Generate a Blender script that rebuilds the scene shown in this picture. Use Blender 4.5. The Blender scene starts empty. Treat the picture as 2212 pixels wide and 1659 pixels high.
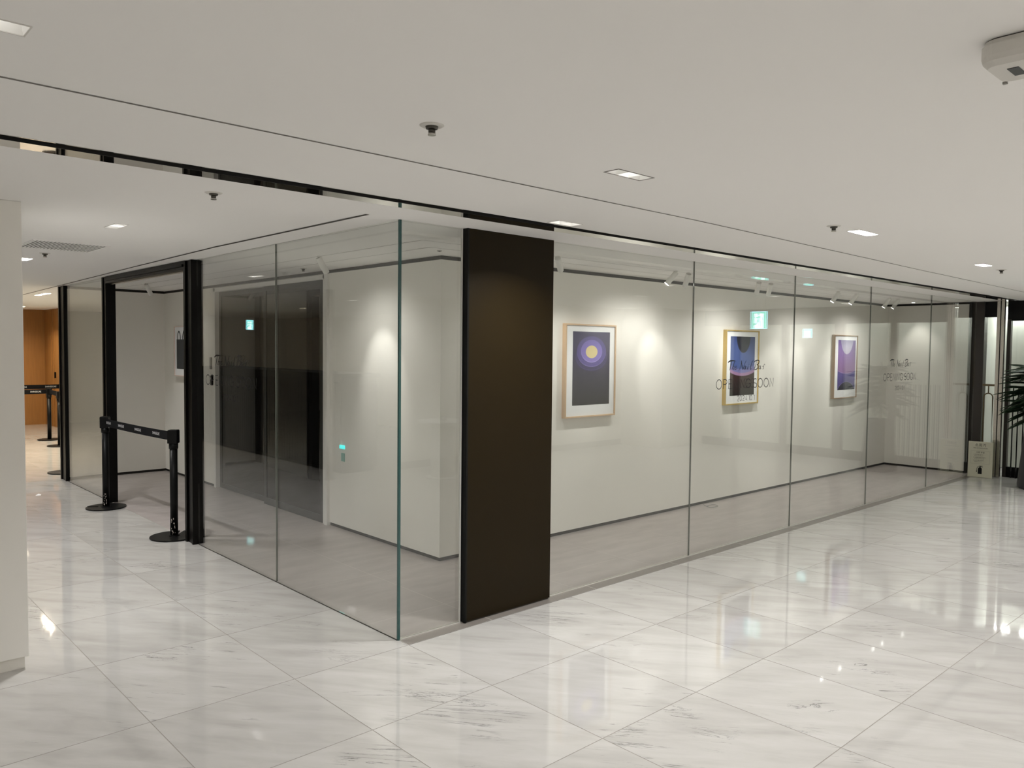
import bpy, bmesh, math, random
from mathutils import Vector, Matrix
PI = math.pi
random.seed(7)
SC = bpy.context.scene
COL = SC.collection

# ------------------------------------------------------------------ camera
cam_d = bpy.data.cameras.new('camera'); cam = bpy.data.objects.new('camera', cam_d); COL.objects.link(cam)
SC.camera = cam
yaw, pitch, roll = 0.825, -0.0440, 0.0100
cam_loc = Vector((-2.577, -3.731, 1.679))
f = Vector((math.cos(yaw)*math.cos(pitch), math.sin(yaw)*math.cos(pitch), math.sin(pitch)))
r = Vector((math.sin(yaw), -math.cos(yaw), 0.0)); u = r.cross(f)
r2 = math.cos(roll)*r + math.sin(roll)*u; u2 = -math.sin(roll)*r + math.cos(roll)*u
m3 = Matrix((r2, u2, -f)).transposed()
cam.matrix_world = Matrix.Translation(cam_loc) @ m3.to_4x4()
cam_d.sensor_width = 36.0; cam_d.lens = 1711.943/2212*36.0
cam_d.clip_start = 0.05; cam_d.clip_end = 100

# ------------------------------------------------------------------ world and exposure
w = bpy.data.worlds.new('world'); SC.world = w; w.use_nodes = True
w.node_tree.nodes['Background'].inputs[0].default_value = (0.8, 0.78, 0.74, 1)
w.node_tree.nodes['Background'].inputs[1].default_value = 0.10
SC.view_settings.view_transform = 'Standard'; SC.view_settings.look = 'None'
SC.view_settings.exposure = 0.42; SC.view_settings.gamma = 1.0
SC.view_settings.use_curve_mapping = False
SC.cycles.use_denoising = True
SC.cycles.max_bounces = 12; SC.cycles.diffuse_bounces = 6; SC.cycles.glossy_bounces = 6
SC.cycles.transparent_max_bounces = 18; SC.cycles.transmission_bounces = 8
SC.cycles.sample_clamp_indirect = 6.0
SC.cycles.caustics_reflective = False; SC.cycles.caustics_refractive = False

# ------------------------------------------------------------------ lamp powers
P_CORR = 27.0       # corridor downlights (W each)
P_BACK = 15.0       # unseen rows added to lift the ceiling light, and those along the opposite wall
P_LEFT = 48.0       # downlights over the left passage
P_WARM = 75.0      # warm downlights beyond the shop
P_SPOT = 15.0      # gallery spots
P_SPILL = 12.0     # their wide spill
C_WHITE = (1.0, 0.992, 0.985); C_WARM = (1.0, 0.88, 0.68); C_COOL = (0.97, 1.0, 0.96)

# ------------------------------------------------------------------ helpers
class MB:
    def __init__(s): s.bm = bmesh.new()
    def box(s, x0, x1, y0, y1, z0, z1, mi=0, bev=0):
        r_ = bmesh.ops.create_cube(s.bm, size=1.0)
        vs = r_['verts']
        bmesh.ops.scale(s.bm, vec=(abs(x1-x0), abs(y1-y0), abs(z1-z0)), verts=vs)
        bmesh.ops.translate(s.bm, vec=((x0+x1)/2, (y0+y1)/2, (z0+z1)/2), verts=vs)
        fs = {f_ for v in vs for f_ in v.link_faces}
        for f_ in fs: f_.material_index = mi
        if bev:
            es = {e for v in vs for e in v.link_edges}
            bmesh.ops.bevel(s.bm, geom=list(es), offset=bev, segments=2, affect='EDGES', profile=0.6)
        return s
    def quad(s, pts, mi=0):
        f_ = s.bm.faces.new([s.bm.verts.new(p) for p in pts]); f_.material_index = mi
        return f_
    def cyl(s, p0, p1, r0, r1=None, seg=24, mi=0, caps=True):
        r1 = r0 if r1 is None else r1
        p0, p1 = Vector(p0), Vector(p1); d = p1-p0
        q = Vector((0, 0, 1)).rotation_difference(d.normalized()).to_matrix().to_4x4()
        rr = bmesh.ops.create_cone(s.bm, cap_ends=caps, segments=seg, radius1=r0, radius2=r1, depth=d.length,
                                   matrix=Matrix.Translation((p0+p1)/2) @ q)
        for f_ in {f_ for v in rr['verts'] for f_ in v.link_faces}:
            f_.material_index = mi; f_.smooth = len(f_.verts) == 4
        return s
    def lathe(s, prof, cx=0, cy=0, seg=40, mi=0):
        rings = []
        for (rad, z) in prof:
            if rad < 1e-5: rings.append([s.bm.verts.new((cx, cy, z))])
            else: rings.append([s.bm.verts.new((cx+rad*math.cos(2*PI*k/seg), cy+rad*math.sin(2*PI*k/seg), z)) for k in range(seg)])
        for a, b in zip(rings, rings[1:]):
            for k in range(seg):
                k2 = (k+1) % seg
                if len(a) == 1 and len(b) == 1: continue
                if len(a) == 1: vs = [a[0], b[k2], b[k]]
                elif len(b) == 1: vs = [a[k], a[k2], b[0]]
                else: vs = [a[k], a[k2], b[k2], b[k]]
                f_ = s.bm.faces.new(vs); f_.material_index = mi; f_.smooth = True
        return s
    def tube(s, pts, rad, seg=10, mi=0, flat=1.0):
        pts = [Vector(p) for p in pts]; rings = []
        for i, p in enumerate(pts):
            t = (pts[min(i+1, len(pts)-1)] - pts[max(i-1, 0)]).normalized()
            a = t.cross(Vector((0, 0, 1)))
            if a.length < 1e-3: a = t.cross(Vector((0, 1, 0)))
            a.normalize(); b = t.cross(a).normalized()
            rr = rad[i] if isinstance(rad, (list, tuple)) else rad
            rings.append([s.bm.verts.new(p + a*rr*math.cos(2*PI*k/seg) + b*rr*flat*math.sin(2*PI*k/seg)) for k in range(seg)])
        for A, B in zip(rings, rings[1:]):
            for k in range(seg):
                f_ = s.bm.faces.new([A[k], A[(k+1) % seg], B[(k+1) % seg], B[k]]); f_.smooth = True; f_.material_index = mi
        for R_ in (rings[0], rings[-1]):
            f_ = s.bm.faces.new(R_); f_.material_index = mi
        return s
    def prism(s, poly, fn, mi=0):
        """poly: 2D points; fn(a, b, side) -> 3D; side 0 front, 1 back"""
        A = [s.bm.verts.new(fn(a, b, 0)) for a, b in poly]; B = [s.bm.verts.new(fn(a, b, 1)) for a, b in poly]
        fs = [s.bm.faces.new(A), s.bm.faces.new(list(reversed(B)))]
        for k in range(len(poly)):
            k2 = (k+1) % len(poly); fs.append(s.bm.faces.new([A[k], B[k], B[k2], A[k2]]))
        for f_ in fs: f_.material_index = mi
        return s
    def build(s, name, mats, parent=None, loc=None):
        bmesh.ops.recalc_face_normals(s.bm, faces=s.bm.faces)
        me = bpy.data.meshes.new(name); s.bm.to_mesh(me); s.bm.free()
        if not isinstance(mats, (list, tuple)): mats = [mats]
        for m in mats: me.materials.append(m)
        o = bpy.data.objects.new(name, me); COL.objects.link(o)
        if parent is not None: o.parent = parent
        if loc is not None: o.location = loc
        return o

def tag(o, label=None, cat=None, group=None, kind=None):
    if label: o['label'] = label
    if cat: o['category'] = cat
    if group: o['group'] = group
    if kind: o['kind'] = kind
    return o
def empty(name, loc=(0, 0, 0), rz=0.0):
    o = bpy.data.objects.new(name, None); COL.objects.link(o); o.location = loc; o.rotation_euler = (0, 0, rz)
    o.empty_display_size = 0.1
    return o
def struct(mb, name, mats, parent=None, label=None):
    o = mb.build(name, mats, parent)
    if parent is None: o['kind'] = 'structure'
    if label: o['label'] = label
    return o
def kids(o): return [c for c in bpy.data.objects if c.parent == o]
def copy_tree(o, parent=None):
    c = o.copy(); COL.objects.link(c); c.parent = parent
    for ch in kids(o): copy_tree(ch, c)
    return c
def lamp(name, kind, loc, power, color, parent=None, **kw):
    d = bpy.data.lights.new(name, kind); d.energy = power; d.color = color
    for k, v in kw.items():
        if k != 'aim': setattr(d, k, v)
    o = bpy.data.objects.new(name, d); COL.objects.link(o)
    if parent is not None: o.parent = parent
    o.location = loc
    if 'aim' in kw:
        o.rotation_euler = Vector(kw['aim']).to_track_quat('-Z', 'Y').to_euler()
    return o

# ------------------------------------------------------------------ materials
def mat(name, base=(0.8, 0.8, 0.8), rough=0.5, metal=0.0, spec=0.5, var=0.0, scale=6.0, bump=0.0, bscale=200.0, emit=None, estr=0.0, stretch=None):
    m = bpy.data.materials.new(name); m.use_nodes = True
    nt = m.node_tree; b = nt.nodes['Principled BSDF']
    b.inputs['Base Color'].default_value = (*base, 1); b.inputs['Roughness'].default_value = rough
    b.inputs['Metallic'].default_value = metal; b.inputs['Specular IOR Level'].default_value = spec
    tc = nt.nodes.new('ShaderNodeTexCoord')
    src = tc.outputs['Object']
    if stretch:
        mp = nt.nodes.new('ShaderNodeMapping'); mp.inputs['Scale'].default_value = stretch
        nt.links.new(src, mp.inputs['Vector']); src = mp.outputs['Vector']
    if var:
        n = nt.nodes.new('ShaderNodeTexNoise'); n.inputs['Scale'].default_value = scale; n.inputs['Detail'].default_value = 4
        nt.links.new(src, n.inputs['Vector'])
        mx = nt.nodes.new('ShaderNodeMix'); mx.data_type = 'RGBA'
        mx.inputs['A'].default_value = (*[c*(1-var) for c in base], 1); mx.inputs['B'].default_value = (*[min(1, c*(1+var)) for c in base], 1)
        nt.links.new(n.outputs['Fac'], mx.inputs['Factor']); nt.links.new(mx.outputs['Result'], b.inputs['Base Color'])
    if bump:
        n2 = nt.nodes.new('ShaderNodeTexNoise'); n2.inputs['Scale'].default_value = bscale; n2.inputs['Detail'].default_value = 3
        nt.links.new(tc.outputs['Object'], n2.inputs['Vector'])
        bp = nt.nodes.new('ShaderNodeBump'); bp.inputs['Strength'].default_value = bump; bp.inputs['Distance'].default_value = 0.002
        nt.links.new(n2.outputs['Fac'], bp.inputs['Height']); nt.links.new(bp.outputs['Normal'], b.inputs['Normal'])
    if emit:
        b.inputs['Emission Color'].default_value = (*emit, 1); b.inputs['Emission Strength'].default_value = estr
    return m
M = {}
M['ceiling'] = mat('ceiling_paint', (0.90, 0.888, 0.87), 0.9, spec=0.1, var=0.012, scale=0.8, bump=0.05, bscale=60)
M['wall'] = mat('wall_paint', (0.83, 0.81, 0.765), 0.85, spec=0.15, var=0.012, scale=1.5, bump=0.05, bscale=120)
M['wall2'] = mat('corridor_wall', (0.74, 0.715, 0.66), 0.6, spec=0.3, var=0.02, scale=1.0)
M['black'] = mat('black_metal', (0.005, 0.005, 0.005), 0.40, spec=0.15, var=0.2, scale=30)
M['blackframe'] = mat('black_anodised', (0.0028, 0.0023, 0.002), 0.30, metal=0.0, spec=0.15, var=0.2, scale=8)
M['belt'] = mat('belt_webbing', (0.006, 0.006, 0.007), 0.85, spec=0.1, bump=0.3, bscale=900)
M['slot'] = mat('slot_shade_and_seal', (0.055, 0.05, 0.044), 0.6, spec=0.2, var=0.1)  # stands in for shade in the slot and vent; also seals and small parts
M['slotline'] = mat('groove_shade_and_rim', (0.22, 0.205, 0.19), 0.7, spec=0.2, var=0.05)  # colour standing in for shade in the ceiling grooves; also one lamp rim
M['gap'] = mat('dark_gap', (0.012, 0.011, 0.010), 0.4, spec=0.4, var=0.1)
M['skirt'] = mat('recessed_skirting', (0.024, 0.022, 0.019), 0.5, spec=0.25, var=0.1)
M['mirror'] = mat('polished_trim', (0.70, 0.68, 0.65), 0.02, metal=1.0)
M['steel'] = mat('brushed_steel', (0.52, 0.49, 0.45), 0.22, metal=1.0, var=0.08, scale=10, stretch=(20, 20, 0.6))
M['bronze'] = mat('bronze_panel', (0.0135, 0.0085, 0.0020), 0.45, metal=0.0, spec=0.12, var=0.12, scale=2.0)
M['darkbrown'] = mat('dark_brown_frame', (0.019, 0.014, 0.010), 0.3, spec=0.5, var=0.1)
M['white'] = mat('white_enamel', (0.78, 0.77, 0.74), 0.35, var=0.02)
M['whiteplastic'] = mat('white_plastic', (0.66, 0.64, 0.60), 0.4, var=0.02)
M['reflector'] = mat('lamp_reflector', (0.86, 0.85, 0.82), 0.35, var=0.02)
M['dimreflector'] = mat('dark_light_reflector', (0.16, 0.155, 0.145), 0.4, var=0.05)
M['chrome'] = mat('chrome', (0.5, 0.49, 0.46), 0.12, metal=1.0)
M['darkmetal'] = mat('dark_sprinkler_metal', (0.07, 0.065, 0.055), 0.35, metal=0.6)
M['frameoak'] = mat('pale_oak', (0.62, 0.44, 0.28), 0.45, var=0.12, scale=12, stretch=(6, 6, 0.6))
M['framegold'] = mat('gold_frame', (0.60, 0.42, 0.13), 0.35, metal=0.3, var=0.1, scale=12, stretch=(6, 6, 0.6))
M['framewalnut'] = mat('light_walnut', (0.40, 0.29, 0.20), 0.45, var=0.15, scale=12, stretch=(6, 6, 0.6))
M['framewhite'] = mat('pale_pink_wood', (0.72, 0.60, 0.54), 0.45, var=0.05)
M['mount'] = mat('paper_mount', (0.80, 0.81, 0.82), 0.8, spec=0.1, var=0.01)
M['doorframe'] = mat('dark_grey_leaf_frame', (0.026, 0.028, 0.026), 0.3, spec=0.3, var=0.08)
M['doorglass'] = mat('dark_glass', (0.004, 0.0042, 0.004), 0.015, spec=0.45, var=0.1)
M['woodorange'] = mat('orange_veneer', (0.34, 0.155, 0.040), 0.5, var=0.22, scale=5, stretch=(7, 7, 0.5))
M['counter'] = mat('dark_timber_slats', (0.0045, 0.003, 0.002), 0.6, spec=0.15, var=0.4, scale=20, stretch=(6, 6, 0.4))
M['signboard'] = mat('cream_board', (0.60, 0.59, 0.47), 0.5, var=0.02)
M['ink'] = mat('black_ink', (0.01, 0.01, 0.01), 0.6, spec=0.2, var=0.1)
M['vinyl'] = mat('black_vinyl', (0.006, 0.006, 0.008), 0.35, var=0.1)
M['beltprint'] = mat('white_belt_print', (0.62, 0.62, 0.62), 0.7, var=0.1, scale=300)
M['scuff'] = mat('scuffed_bare_metal', (0.55, 0.50, 0.46), 0.5, var=0.3, scale=60)
M['teal'] = mat('teal_indicator', (0.05, 0.4, 0.4), 0.3, emit=(0.10, 0.75, 0.72), estr=1.0)
M['grey'] = mat('grey_plate', (0.26, 0.25, 0.23), 0.35, var=0.05)
M['brass'] = mat('aged_brass', (0.16, 0.125, 0.07), 0.3, metal=0.7, var=0.1)
M['leaf'] = mat('dark_leaf', (0.012, 0.035, 0.014), 0.45, var=0.35, scale=30)
M['stem'] = mat('plant_stem', (0.05, 0.05, 0.025), 0.7, var=0.2)
M['soil'] = mat('potting_soil', (0.03, 0.022, 0.016), 0.95, var=0.4, scale=60)
M['pot'] = mat('charcoal_planter', (0.016, 0.017, 0.021), 0.45, var=0.1)
M['aluminium'] = mat('aluminium_channel', (0.80, 0.78, 0.74), 0.3, metal=0.7)
M['stripstone'] = mat('grey_stone_strip', (0.21, 0.19, 0.17), 0.35, var=0.07, scale=5)
M['joint'] = mat('pale_joint', (0.70, 0.67, 0.62), 0.7, var=0.03)
M['grout'] = mat('marble_joint', (0.27, 0.25, 0.215), 0.6, var=0.15, scale=3)
M['whitetable'] = mat('white_table_top', (0.80, 0.79, 0.76), 0.3, var=0.02)
M['marblewall'] = mat('white_marble_wall', (0.66, 0.67, 0.62), 0.35, var=0.08, scale=1.8, stretch=(1, 1, 2.5))
M['wire'] = mat('grey_wire', (0.22, 0.22, 0.21), 0.4, metal=0.5)

def glass_mat(name, tint, ior=1.5):
    m = bpy.data.materials.new(name); m.use_nodes = True; nt = m.node_tree
    for n in list(nt.nodes): nt.nodes.remove(n)
    out = nt.nodes.new('ShaderNodeOutputMaterial'); tr = nt.nodes.new('ShaderNodeBsdfTransparent')
    tr.inputs[0].default_value = (*tint, 1)
    gl = nt.nodes.new('ShaderNodeBsdfGlossy'); gl.inputs['Roughness'].default_value = 0.0; gl.inputs[0].default_value = (1, 1, 1, 1)
    fr = nt.nodes.new('ShaderNodeFresnel'); ge = nt.nodes.new('ShaderNodeNewGeometry')
    mr = nt.nodes.new('ShaderNodeMapRange')   # same reflectance on both faces of the sheet
    mr.inputs['To Min'].default_value = ior; mr.inputs['To Max'].default_value = 1.0/ior
    nt.links.new(ge.outputs['Backfacing'], mr.inputs['Value']); nt.links.new(mr.outputs['Result'], fr.inputs['IOR'])
    # faint unevenness of the sheet
    mx = nt.nodes.new('ShaderNodeMixShader')
    nt.links.new(fr.outputs[0], mx.inputs[0]); nt.links.new(tr.outputs[0], mx.inputs[1]); nt.links.new(gl.outputs[0], mx.inputs[2])
    nt.links.new(mx.outputs[0], out.inputs['Surface'])
    return m
M['glass'] = glass_mat('clear_glass', (0.962, 0.972, 0.960))
M['glassdark'] = glass_mat('grey_glass', (0.86, 0.875, 0.86))
M['edge'] = mat('glass_edge_teal', (0.018, 0.075, 0.070), 0.15, spec=0.6, var=0.3, scale=3)
M['edgepale'] = mat('glass_edge_pale', (0.16, 0.17, 0.15), 0.2, spec=0.6, var=0.3, scale=2)

def marble():
    m = bpy.data.materials.new('polished_white_marble'); m.use_nodes = True; nt = m.node_tree
    b = nt.nodes['Principled BSDF']; b.inputs['Roughness'].default_value = 0.045; b.inputs['Specular IOR Level'].default_value = 0.8
    L = nt.links.new; N = nt.nodes.new
    tc = N('ShaderNodeTexCoord'); at = N('ShaderNodeAttribute'); at.attribute_name = 'tile'
    off = N('ShaderNodeVectorMath'); off.operation = 'SCALE'; off.inputs[0].default_value = (37.0, 19.0, 7.0)
    L(at.outputs['Fac'], off.inputs['Scale'])
    ad = N('ShaderNodeVectorMath'); ad.operation = 'ADD'; L(tc.outputs['Object'], ad.inputs[0]); L(off.outputs[0], ad.inputs[1])
    rot = N('ShaderNodeMapping'); rot.inputs['Rotation'].default_value = (0, 0, math.radians(52)); L(ad.outputs[0], rot.inputs['Vector'])
    def noise(sc, st, det=5, dist=0.0, rough=0.55):
        mp = N('ShaderNodeMapping'); mp.inputs['Scale'].default_value = st; L(rot.outputs[0], mp.inputs['Vector'])
        n = N('ShaderNodeTexNoise'); n.inputs['Scale'].default_value = sc; n.inputs['Detail'].default_value = det
        n.inputs['Distortion'].default_value = dist; n.inputs['Roughness'].default_value = rough
        L(mp.outputs[0], n.inputs['Vector']); return n.outputs['Fac']
    def ramp(src, stops):
        rp = N('ShaderNodeValToRGB'); e = rp.color_ramp.elements
        e[0].position, e[0].color = stops[0][0], (*stops[0][1], 1); e[1].position, e[1].color = stops[-1][0], (*stops[-1][1], 1)
        for p_, c in stops[1:-1]:
            k = e.new(p_); k.color = (*c, 1)
        L(src, rp.inputs[0]); return rp.outputs[0]
    def mul(a, b_):
        x = N('ShaderNodeMath'); x.operation = 'MULTIPLY'
        L(a, x.inputs[0])
        if isinstance(b_, float): x.inputs[1].default_value = b_
        else: L(b_, x.inputs[1])
        return x.outputs[0]
    soft = noise(2.2, (1.0, 4.0, 1), 4, 0.4)
    base = ramp(soft, [(0.25, (0.44, 0.425, 0.40)), (0.5, (0.515, 0.50, 0.475)), (0.75, (0.565, 0.55, 0.53))])
    tv = N('ShaderNodeHueSaturation'); L(base, tv.inputs['Color'])
    vv = N('ShaderNodeMapRange'); L(at.outputs['Fac'], vv.inputs['Value']); vv.inputs['To Min'].default_value = 0.95; vv.inputs['To Max'].default_value = 1.03
    L(vv.outputs[0], tv.inputs['Value'])
    # short grey flecks drawn out along the vein direction
    fl = noise(7.0, (0.8, 6.5, 1), 7, 0.7, 0.68)
    flm = ramp(fl, [(0.60, (0, 0, 0)), (0.68, (1, 1, 1))])
    where = noise(1.1, (1, 1.8, 1), 2)
    wm = ramp(where, [(0.52, (0, 0, 0)), (0.62, (1, 1, 1))])
    # long crack-like veins
    vn = noise(2.2, (0.45, 3.6, 1), 9, 1.1, 0.68)
    ab = N('ShaderNodeMath'); ab.operation = 'SUBTRACT'; L(vn, ab.inputs[0]); ab.inputs[1].default_value = 0.5
    ab2 = N('ShaderNodeMath'); ab2.operation = 'ABSOLUTE'; L(ab.outputs[0], ab2.inputs[0])
    vm = ramp(ab2.outputs[0], [(0.0, (1, 1, 1)), (0.012, (0, 0, 0))])
    where2 = noise(1.3, (1, 1.6, 1), 3, 0.3)
    wm2 = ramp(where2, [(0.575, (0, 0, 0)), (0.65, (1, 1, 1))])
    sel = N('ShaderNodeMapRange'); L(at.outputs['Fac'], sel.inputs['Value']); sel.inputs['From Min'].default_value = 0.35; sel.inputs['From Max'].default_value = 0.6
    v = mul(mul(vm, wm2), sel.outputs[0])
    d = mul(flm, wm)
    mx = N('ShaderNodeMath'); mx.operation = 'MAXIMUM'; L(mul(v, 1.0), mx.inputs[0]); L(mul(d, 0.9), mx.inputs[1])
    dk = N('ShaderNodeMix'); dk.data_type = 'RGBA'; L(mx.outputs[0], dk.inputs['Factor']); L(tv.outputs[0], dk.inputs['A'])
    dk.inputs['B'].default_value = (0.13, 0.135, 0.125, 1)
    L(dk.outputs['Result'], b.inputs['Base Color'])
    return m
M['marble'] = marble()

def shopfloor():
    m = bpy.data.materials.new('taupe_floor_tile'); m.use_nodes = True; nt = m.node_tree
    b = nt.nodes['Principled BSDF']; b.inputs['Roughness'].default_value = 0.33
    tc = nt.nodes.new('ShaderNodeTexCoord'); mp = nt.nodes.new('ShaderNodeMapping')
    mp.inputs['Rotation'].default_value = (0, 0, math.radians(52)); mp.inputs['Scale'].default_value = (1, 3.5, 1)
    n = nt.nodes.new('ShaderNodeTexNoise'); n.inputs['Scale'].default_value = 2.5; n.inputs['Detail'].default_value = 5
    rp = nt.nodes.new('ShaderNodeValToRGB'); e = rp.color_ramp.elements
    e[0].position = 0.3; e[0].color = (0.385, 0.340, 0.325, 1); e[1].position = 0.7; e[1].color = (0.47, 0.425, 0.405, 1)
    nt.links.new(tc.outputs['Object'], mp.inputs['Vector']); nt.links.new(mp.outputs[0], n.inputs['Vector'])
    nt.links.new(n.outputs['Fac'], rp.inputs[0]); nt.links.new(rp.outputs[0], b.inputs['Base Color'])
    return m
M['shopfloor'] = shopfloor()

# artwork materials, laid out in the print's own object coordinates (x across, z up, origin at centre)
def art_mat(name, bg_lo, bg_hi, shapes, hazy=0.05):
    """shapes: list of (cx, cz, rx, rz, colour_low, colour_high) painted in order"""
    m = bpy.data.materials.new(name); m.use_nodes = True; nt = m.node_tree; L = nt.links.new; N = nt.nodes.new
    b = nt.nodes['Principled BSDF']; b.inputs['Roughness'].default_value = 0.35; b.inputs['Specular IOR Level'].default_value = 0.3
    tc = N('ShaderNodeTexCoord'); sp = N('ShaderNodeSeparateXYZ'); L(tc.outputs['Object'], sp.inputs[0])
    def grad(z0, z1, c0, c1):
        mr = N('ShaderNodeMapRange'); L(sp.outputs['Z'], mr.inputs['Value']); mr.inputs['From Min'].default_value = z0; mr.inputs['From Max'].default_value = z1
        mx = N('ShaderNodeMix'); mx.data_type = 'RGBA'; L(mr.outputs[0], mx.inputs['Factor'])
        mx.inputs['A'].default_value = (*c0, 1); mx.inputs['B'].default_value = (*c1, 1); return mx.outputs['Result']
    cur = grad(-0.34, 0.34, bg_lo, bg_hi)
    for (cx, cz, rx, rz, c0, c1) in shapes:
        mp = N('ShaderNodeMapping'); mp.vector_type = 'POINT'
        mp.inputs['Location'].default_value = (-cx/rx, 0, -cz/rz); mp.inputs['Scale'].default_value = (1/rx, 0, 1/rz)
        L(tc.outputs['Object'], mp.inputs['Vector'])
        ln = N('ShaderNodeVectorMath'); ln.operation = 'LENGTH'; L(mp.outputs[0], ln.inputs[0])
        mr = N('ShaderNodeMapRange'); L(ln.outputs['Value'], mr.inputs['Value'])
        e = 0.012
        mr.inputs['From Min'].default_value = 1+e; mr.inputs['From Max'].default_value = 1-e
        mx = N('ShaderNodeMix'); mx.data_type = 'RGBA'; L(mr.outputs[0], mx.inputs['Factor']); L(cur, mx.inputs['A'])
        L(grad(cz-rz, cz+rz, c0, c1), mx.inputs['B']); cur = mx.outputs['Result']
    L(cur, b.inputs['Base Color'])
    return m

# ------------------------------------------------------------------ dimensions
H = 2.40
XE = 9.60          # far end of the right-hand glass
YE = 7.20          # far end of the left-hand glass
WX = 1.20; WY = 1.18   # faces of the inner block

# ------------------------------------------------------------------ floors
def marble_floor():
    xs = [-7.0] + [-1.40-0.70*k for k in range(7, 0, -1)] + [-1.40, -0.70, 0.0, 0.70, 1.338, 1.979, 2.578] + [2.578+0.62*k for k in range(1, 14)] + [11.3]
    ys = sorted([-(v) for v in [-1.548-0.82*k for k in range(1, 18)] + [-1.548, -0.728, 0.101, 0.818, 1.541, 2.268, 3.0, 3.74, 4.48, 5.5]])
    bm = bmesh.new(); lay = bm.faces.layers.float.new('tile')
    rnd = random.Random(11)
    g = 0.0020
    for i in range(len(xs)-1):
        for j in range(len(ys)-1):
            x0, x1, y0, y1 = xs[i], xs[i+1], ys[j], ys[j+1]
            val = rnd.random()
            if x0 >= -0.001 and y1 > -0.09:
                if y1 <= 7.30: continue
                y0 = max(y0, 7.30)
            fc = bm.faces.new([bm.verts.new(p) for p in ((x0+g, y0+g, 0), (x1-g, y0+g, 0), (x1-g, y1-g, 0), (x0+g, y1-g, 0))])
            fc[lay] = val; fc.material_index = 0
            for q in (((x0, y0), (x1, y0), (x1, y0+g), (x0, y0+g)), ((x0, y1-g), (x1, y1-g), (x1, y1), (x0, y1)),
                      ((x0, y0+g), (x0+g, y0+g), (x0+g, y1-g), (x0, y1-g)), ((x1-g, y0+g), (x1, y0+g), (x1, y1-g), (x1-g, y1-g))):
                k = bm.faces.new([bm.verts.new((*p, -0.0004)) for p in q]); k.material_index = 1
    me = bpy.data.meshes.new('floor'); bm.to_mesh(me); bm.free()
    me.materials.append(M['marble']); me.materials.append(M['grout'])
    o = bpy.data.objects.new('floor', me); COL.objects.link(o); o['kind'] = 'structure'
    return o
marble_floor()
mb = MB()
jx, jy = [0.60], [1.235, 2.138, 3.04, 3.94, 4.84, 5.74, 6.64]
xs = [0.0, 0.60, WX+0.05]; ys = [0.0, 0.335] + jy + [YE+0.1]
def tiles(mb, xs, ys, g=0.0012):
    for a, b_ in zip(xs, xs[1:]):
        for c, d in zip(ys, ys[1:]):
            mb.quad([(a+g, c+g, 0.001), (b_-g, c+g, 0.001), (b_-g, d-g, 0.001), (a+g, d-g, 0.001)])
tiles(mb, xs, ys)
tiles(mb, [WX+0.05] + [1.5+0.9*k for k in range(0, 9)] + [XE+0.05], [0.0, 0.335, WY+0.05])
mb.quad([(0, 0, 0.0004), (XE+0.05, 0, 0.0004), (XE+0.05, YE+0.1, 0.0004), (0, YE+0.1, 0.0004)], 1)
struct(mb, 'floor_shop', [M['shopfloor'], M['joint']])
# grey stone strip along the right-hand glass
mb = MB()
sx = [0.0, 0.628] + [0.628+0.973*k for k in range(1, 10)] + [XE+0.1]
for a, b_ in zip(sx, sx[1:]):
    mb.quad([(a+0.002, -0.099, 0.0012), (b_-0.002, -0.099, 0.0012), (b_-0.002, -0.016, 0.0012), (a+0.002, -0.016, 0.0012)])
mb.quad([(0.0, -0.1, 0.0006), (XE+0.1, -0.1, 0.0006), (XE+0.1, 0.0, 0.0006), (0.0, 0.0, 0.0006)], 1)
struct(mb, 'trim_1', [M['stripstone'], M['joint']])
# aluminium channels the glass stands in
mb = MB()
mb.box(0.004, 0.455, -0.016, -0.007, 0, 0.007).box(1.195, XE, -0.016, -0.007, 0, 0.007)
mb.box(0.004, 0.455, 0.007, 0.013, 0, 0.006).box(1.195, XE, 0.007, 0.013, 0, 0.006)
struct(mb, 'trim_2', M['aluminium'])
mb = MB(); mb.box(-0.011, -0.007, 0.0, 2.93, 0, 0.004).box(-0.011, -0.007, 5.46, 7.08, 0, 0.004)
struct(mb, 'trim_3', M['slot'])

# ------------------------------------------------------------------ ceiling with real recesses
# downlight recesses: (x0, x1, y0, y1, cells, axis, depth, power, colour)
DL = []
def corr(xc, yc, n=3, w=0.225, d=0.072, power=P_CORR, col=C_WHITE, depth=0.055): DL.append([xc-w/2, xc+w/2, yc-d/2, yc+d/2, n, 'x', depth, power, col])
corr(0.007, -1.633)                             # A: three white reflector cells
corr(2.233, -1.627, 3, 0.260, power=21)                   # C: bright
corr(4.640, -1.561, 2, 0.190)                   # D
corr(-2.255, -1.600, 3, 0.225, power=12)                  # E, cut by the frame
corr(0.735, -0.580, 2, 0.190, 0.085, power=45) # B, beside the mirror trim
for xx in (6.95, 9.0): corr(xx, -1.56)
for xx in (-4.6, -2.255, 0.0, 2.3, 4.6, 6.95, 9.0): corr(xx, -3.95, depth=0.012, power=(P_BACK if xx > -1 else 5.0))  # unseen row added on the camera side for more bounce light
for xx in (-3.4, 1.15, 3.45, 5.8, 8.0): corr(xx, -2.85, depth=0.012, power=(P_BACK*0.8 if xx > -1 else 5.0))  # unseen row added to even out the floor light and its bounce
for xx in (-6.0, -4.6,): corr(xx, -1.6, depth=0.012, power=6.0)
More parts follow.
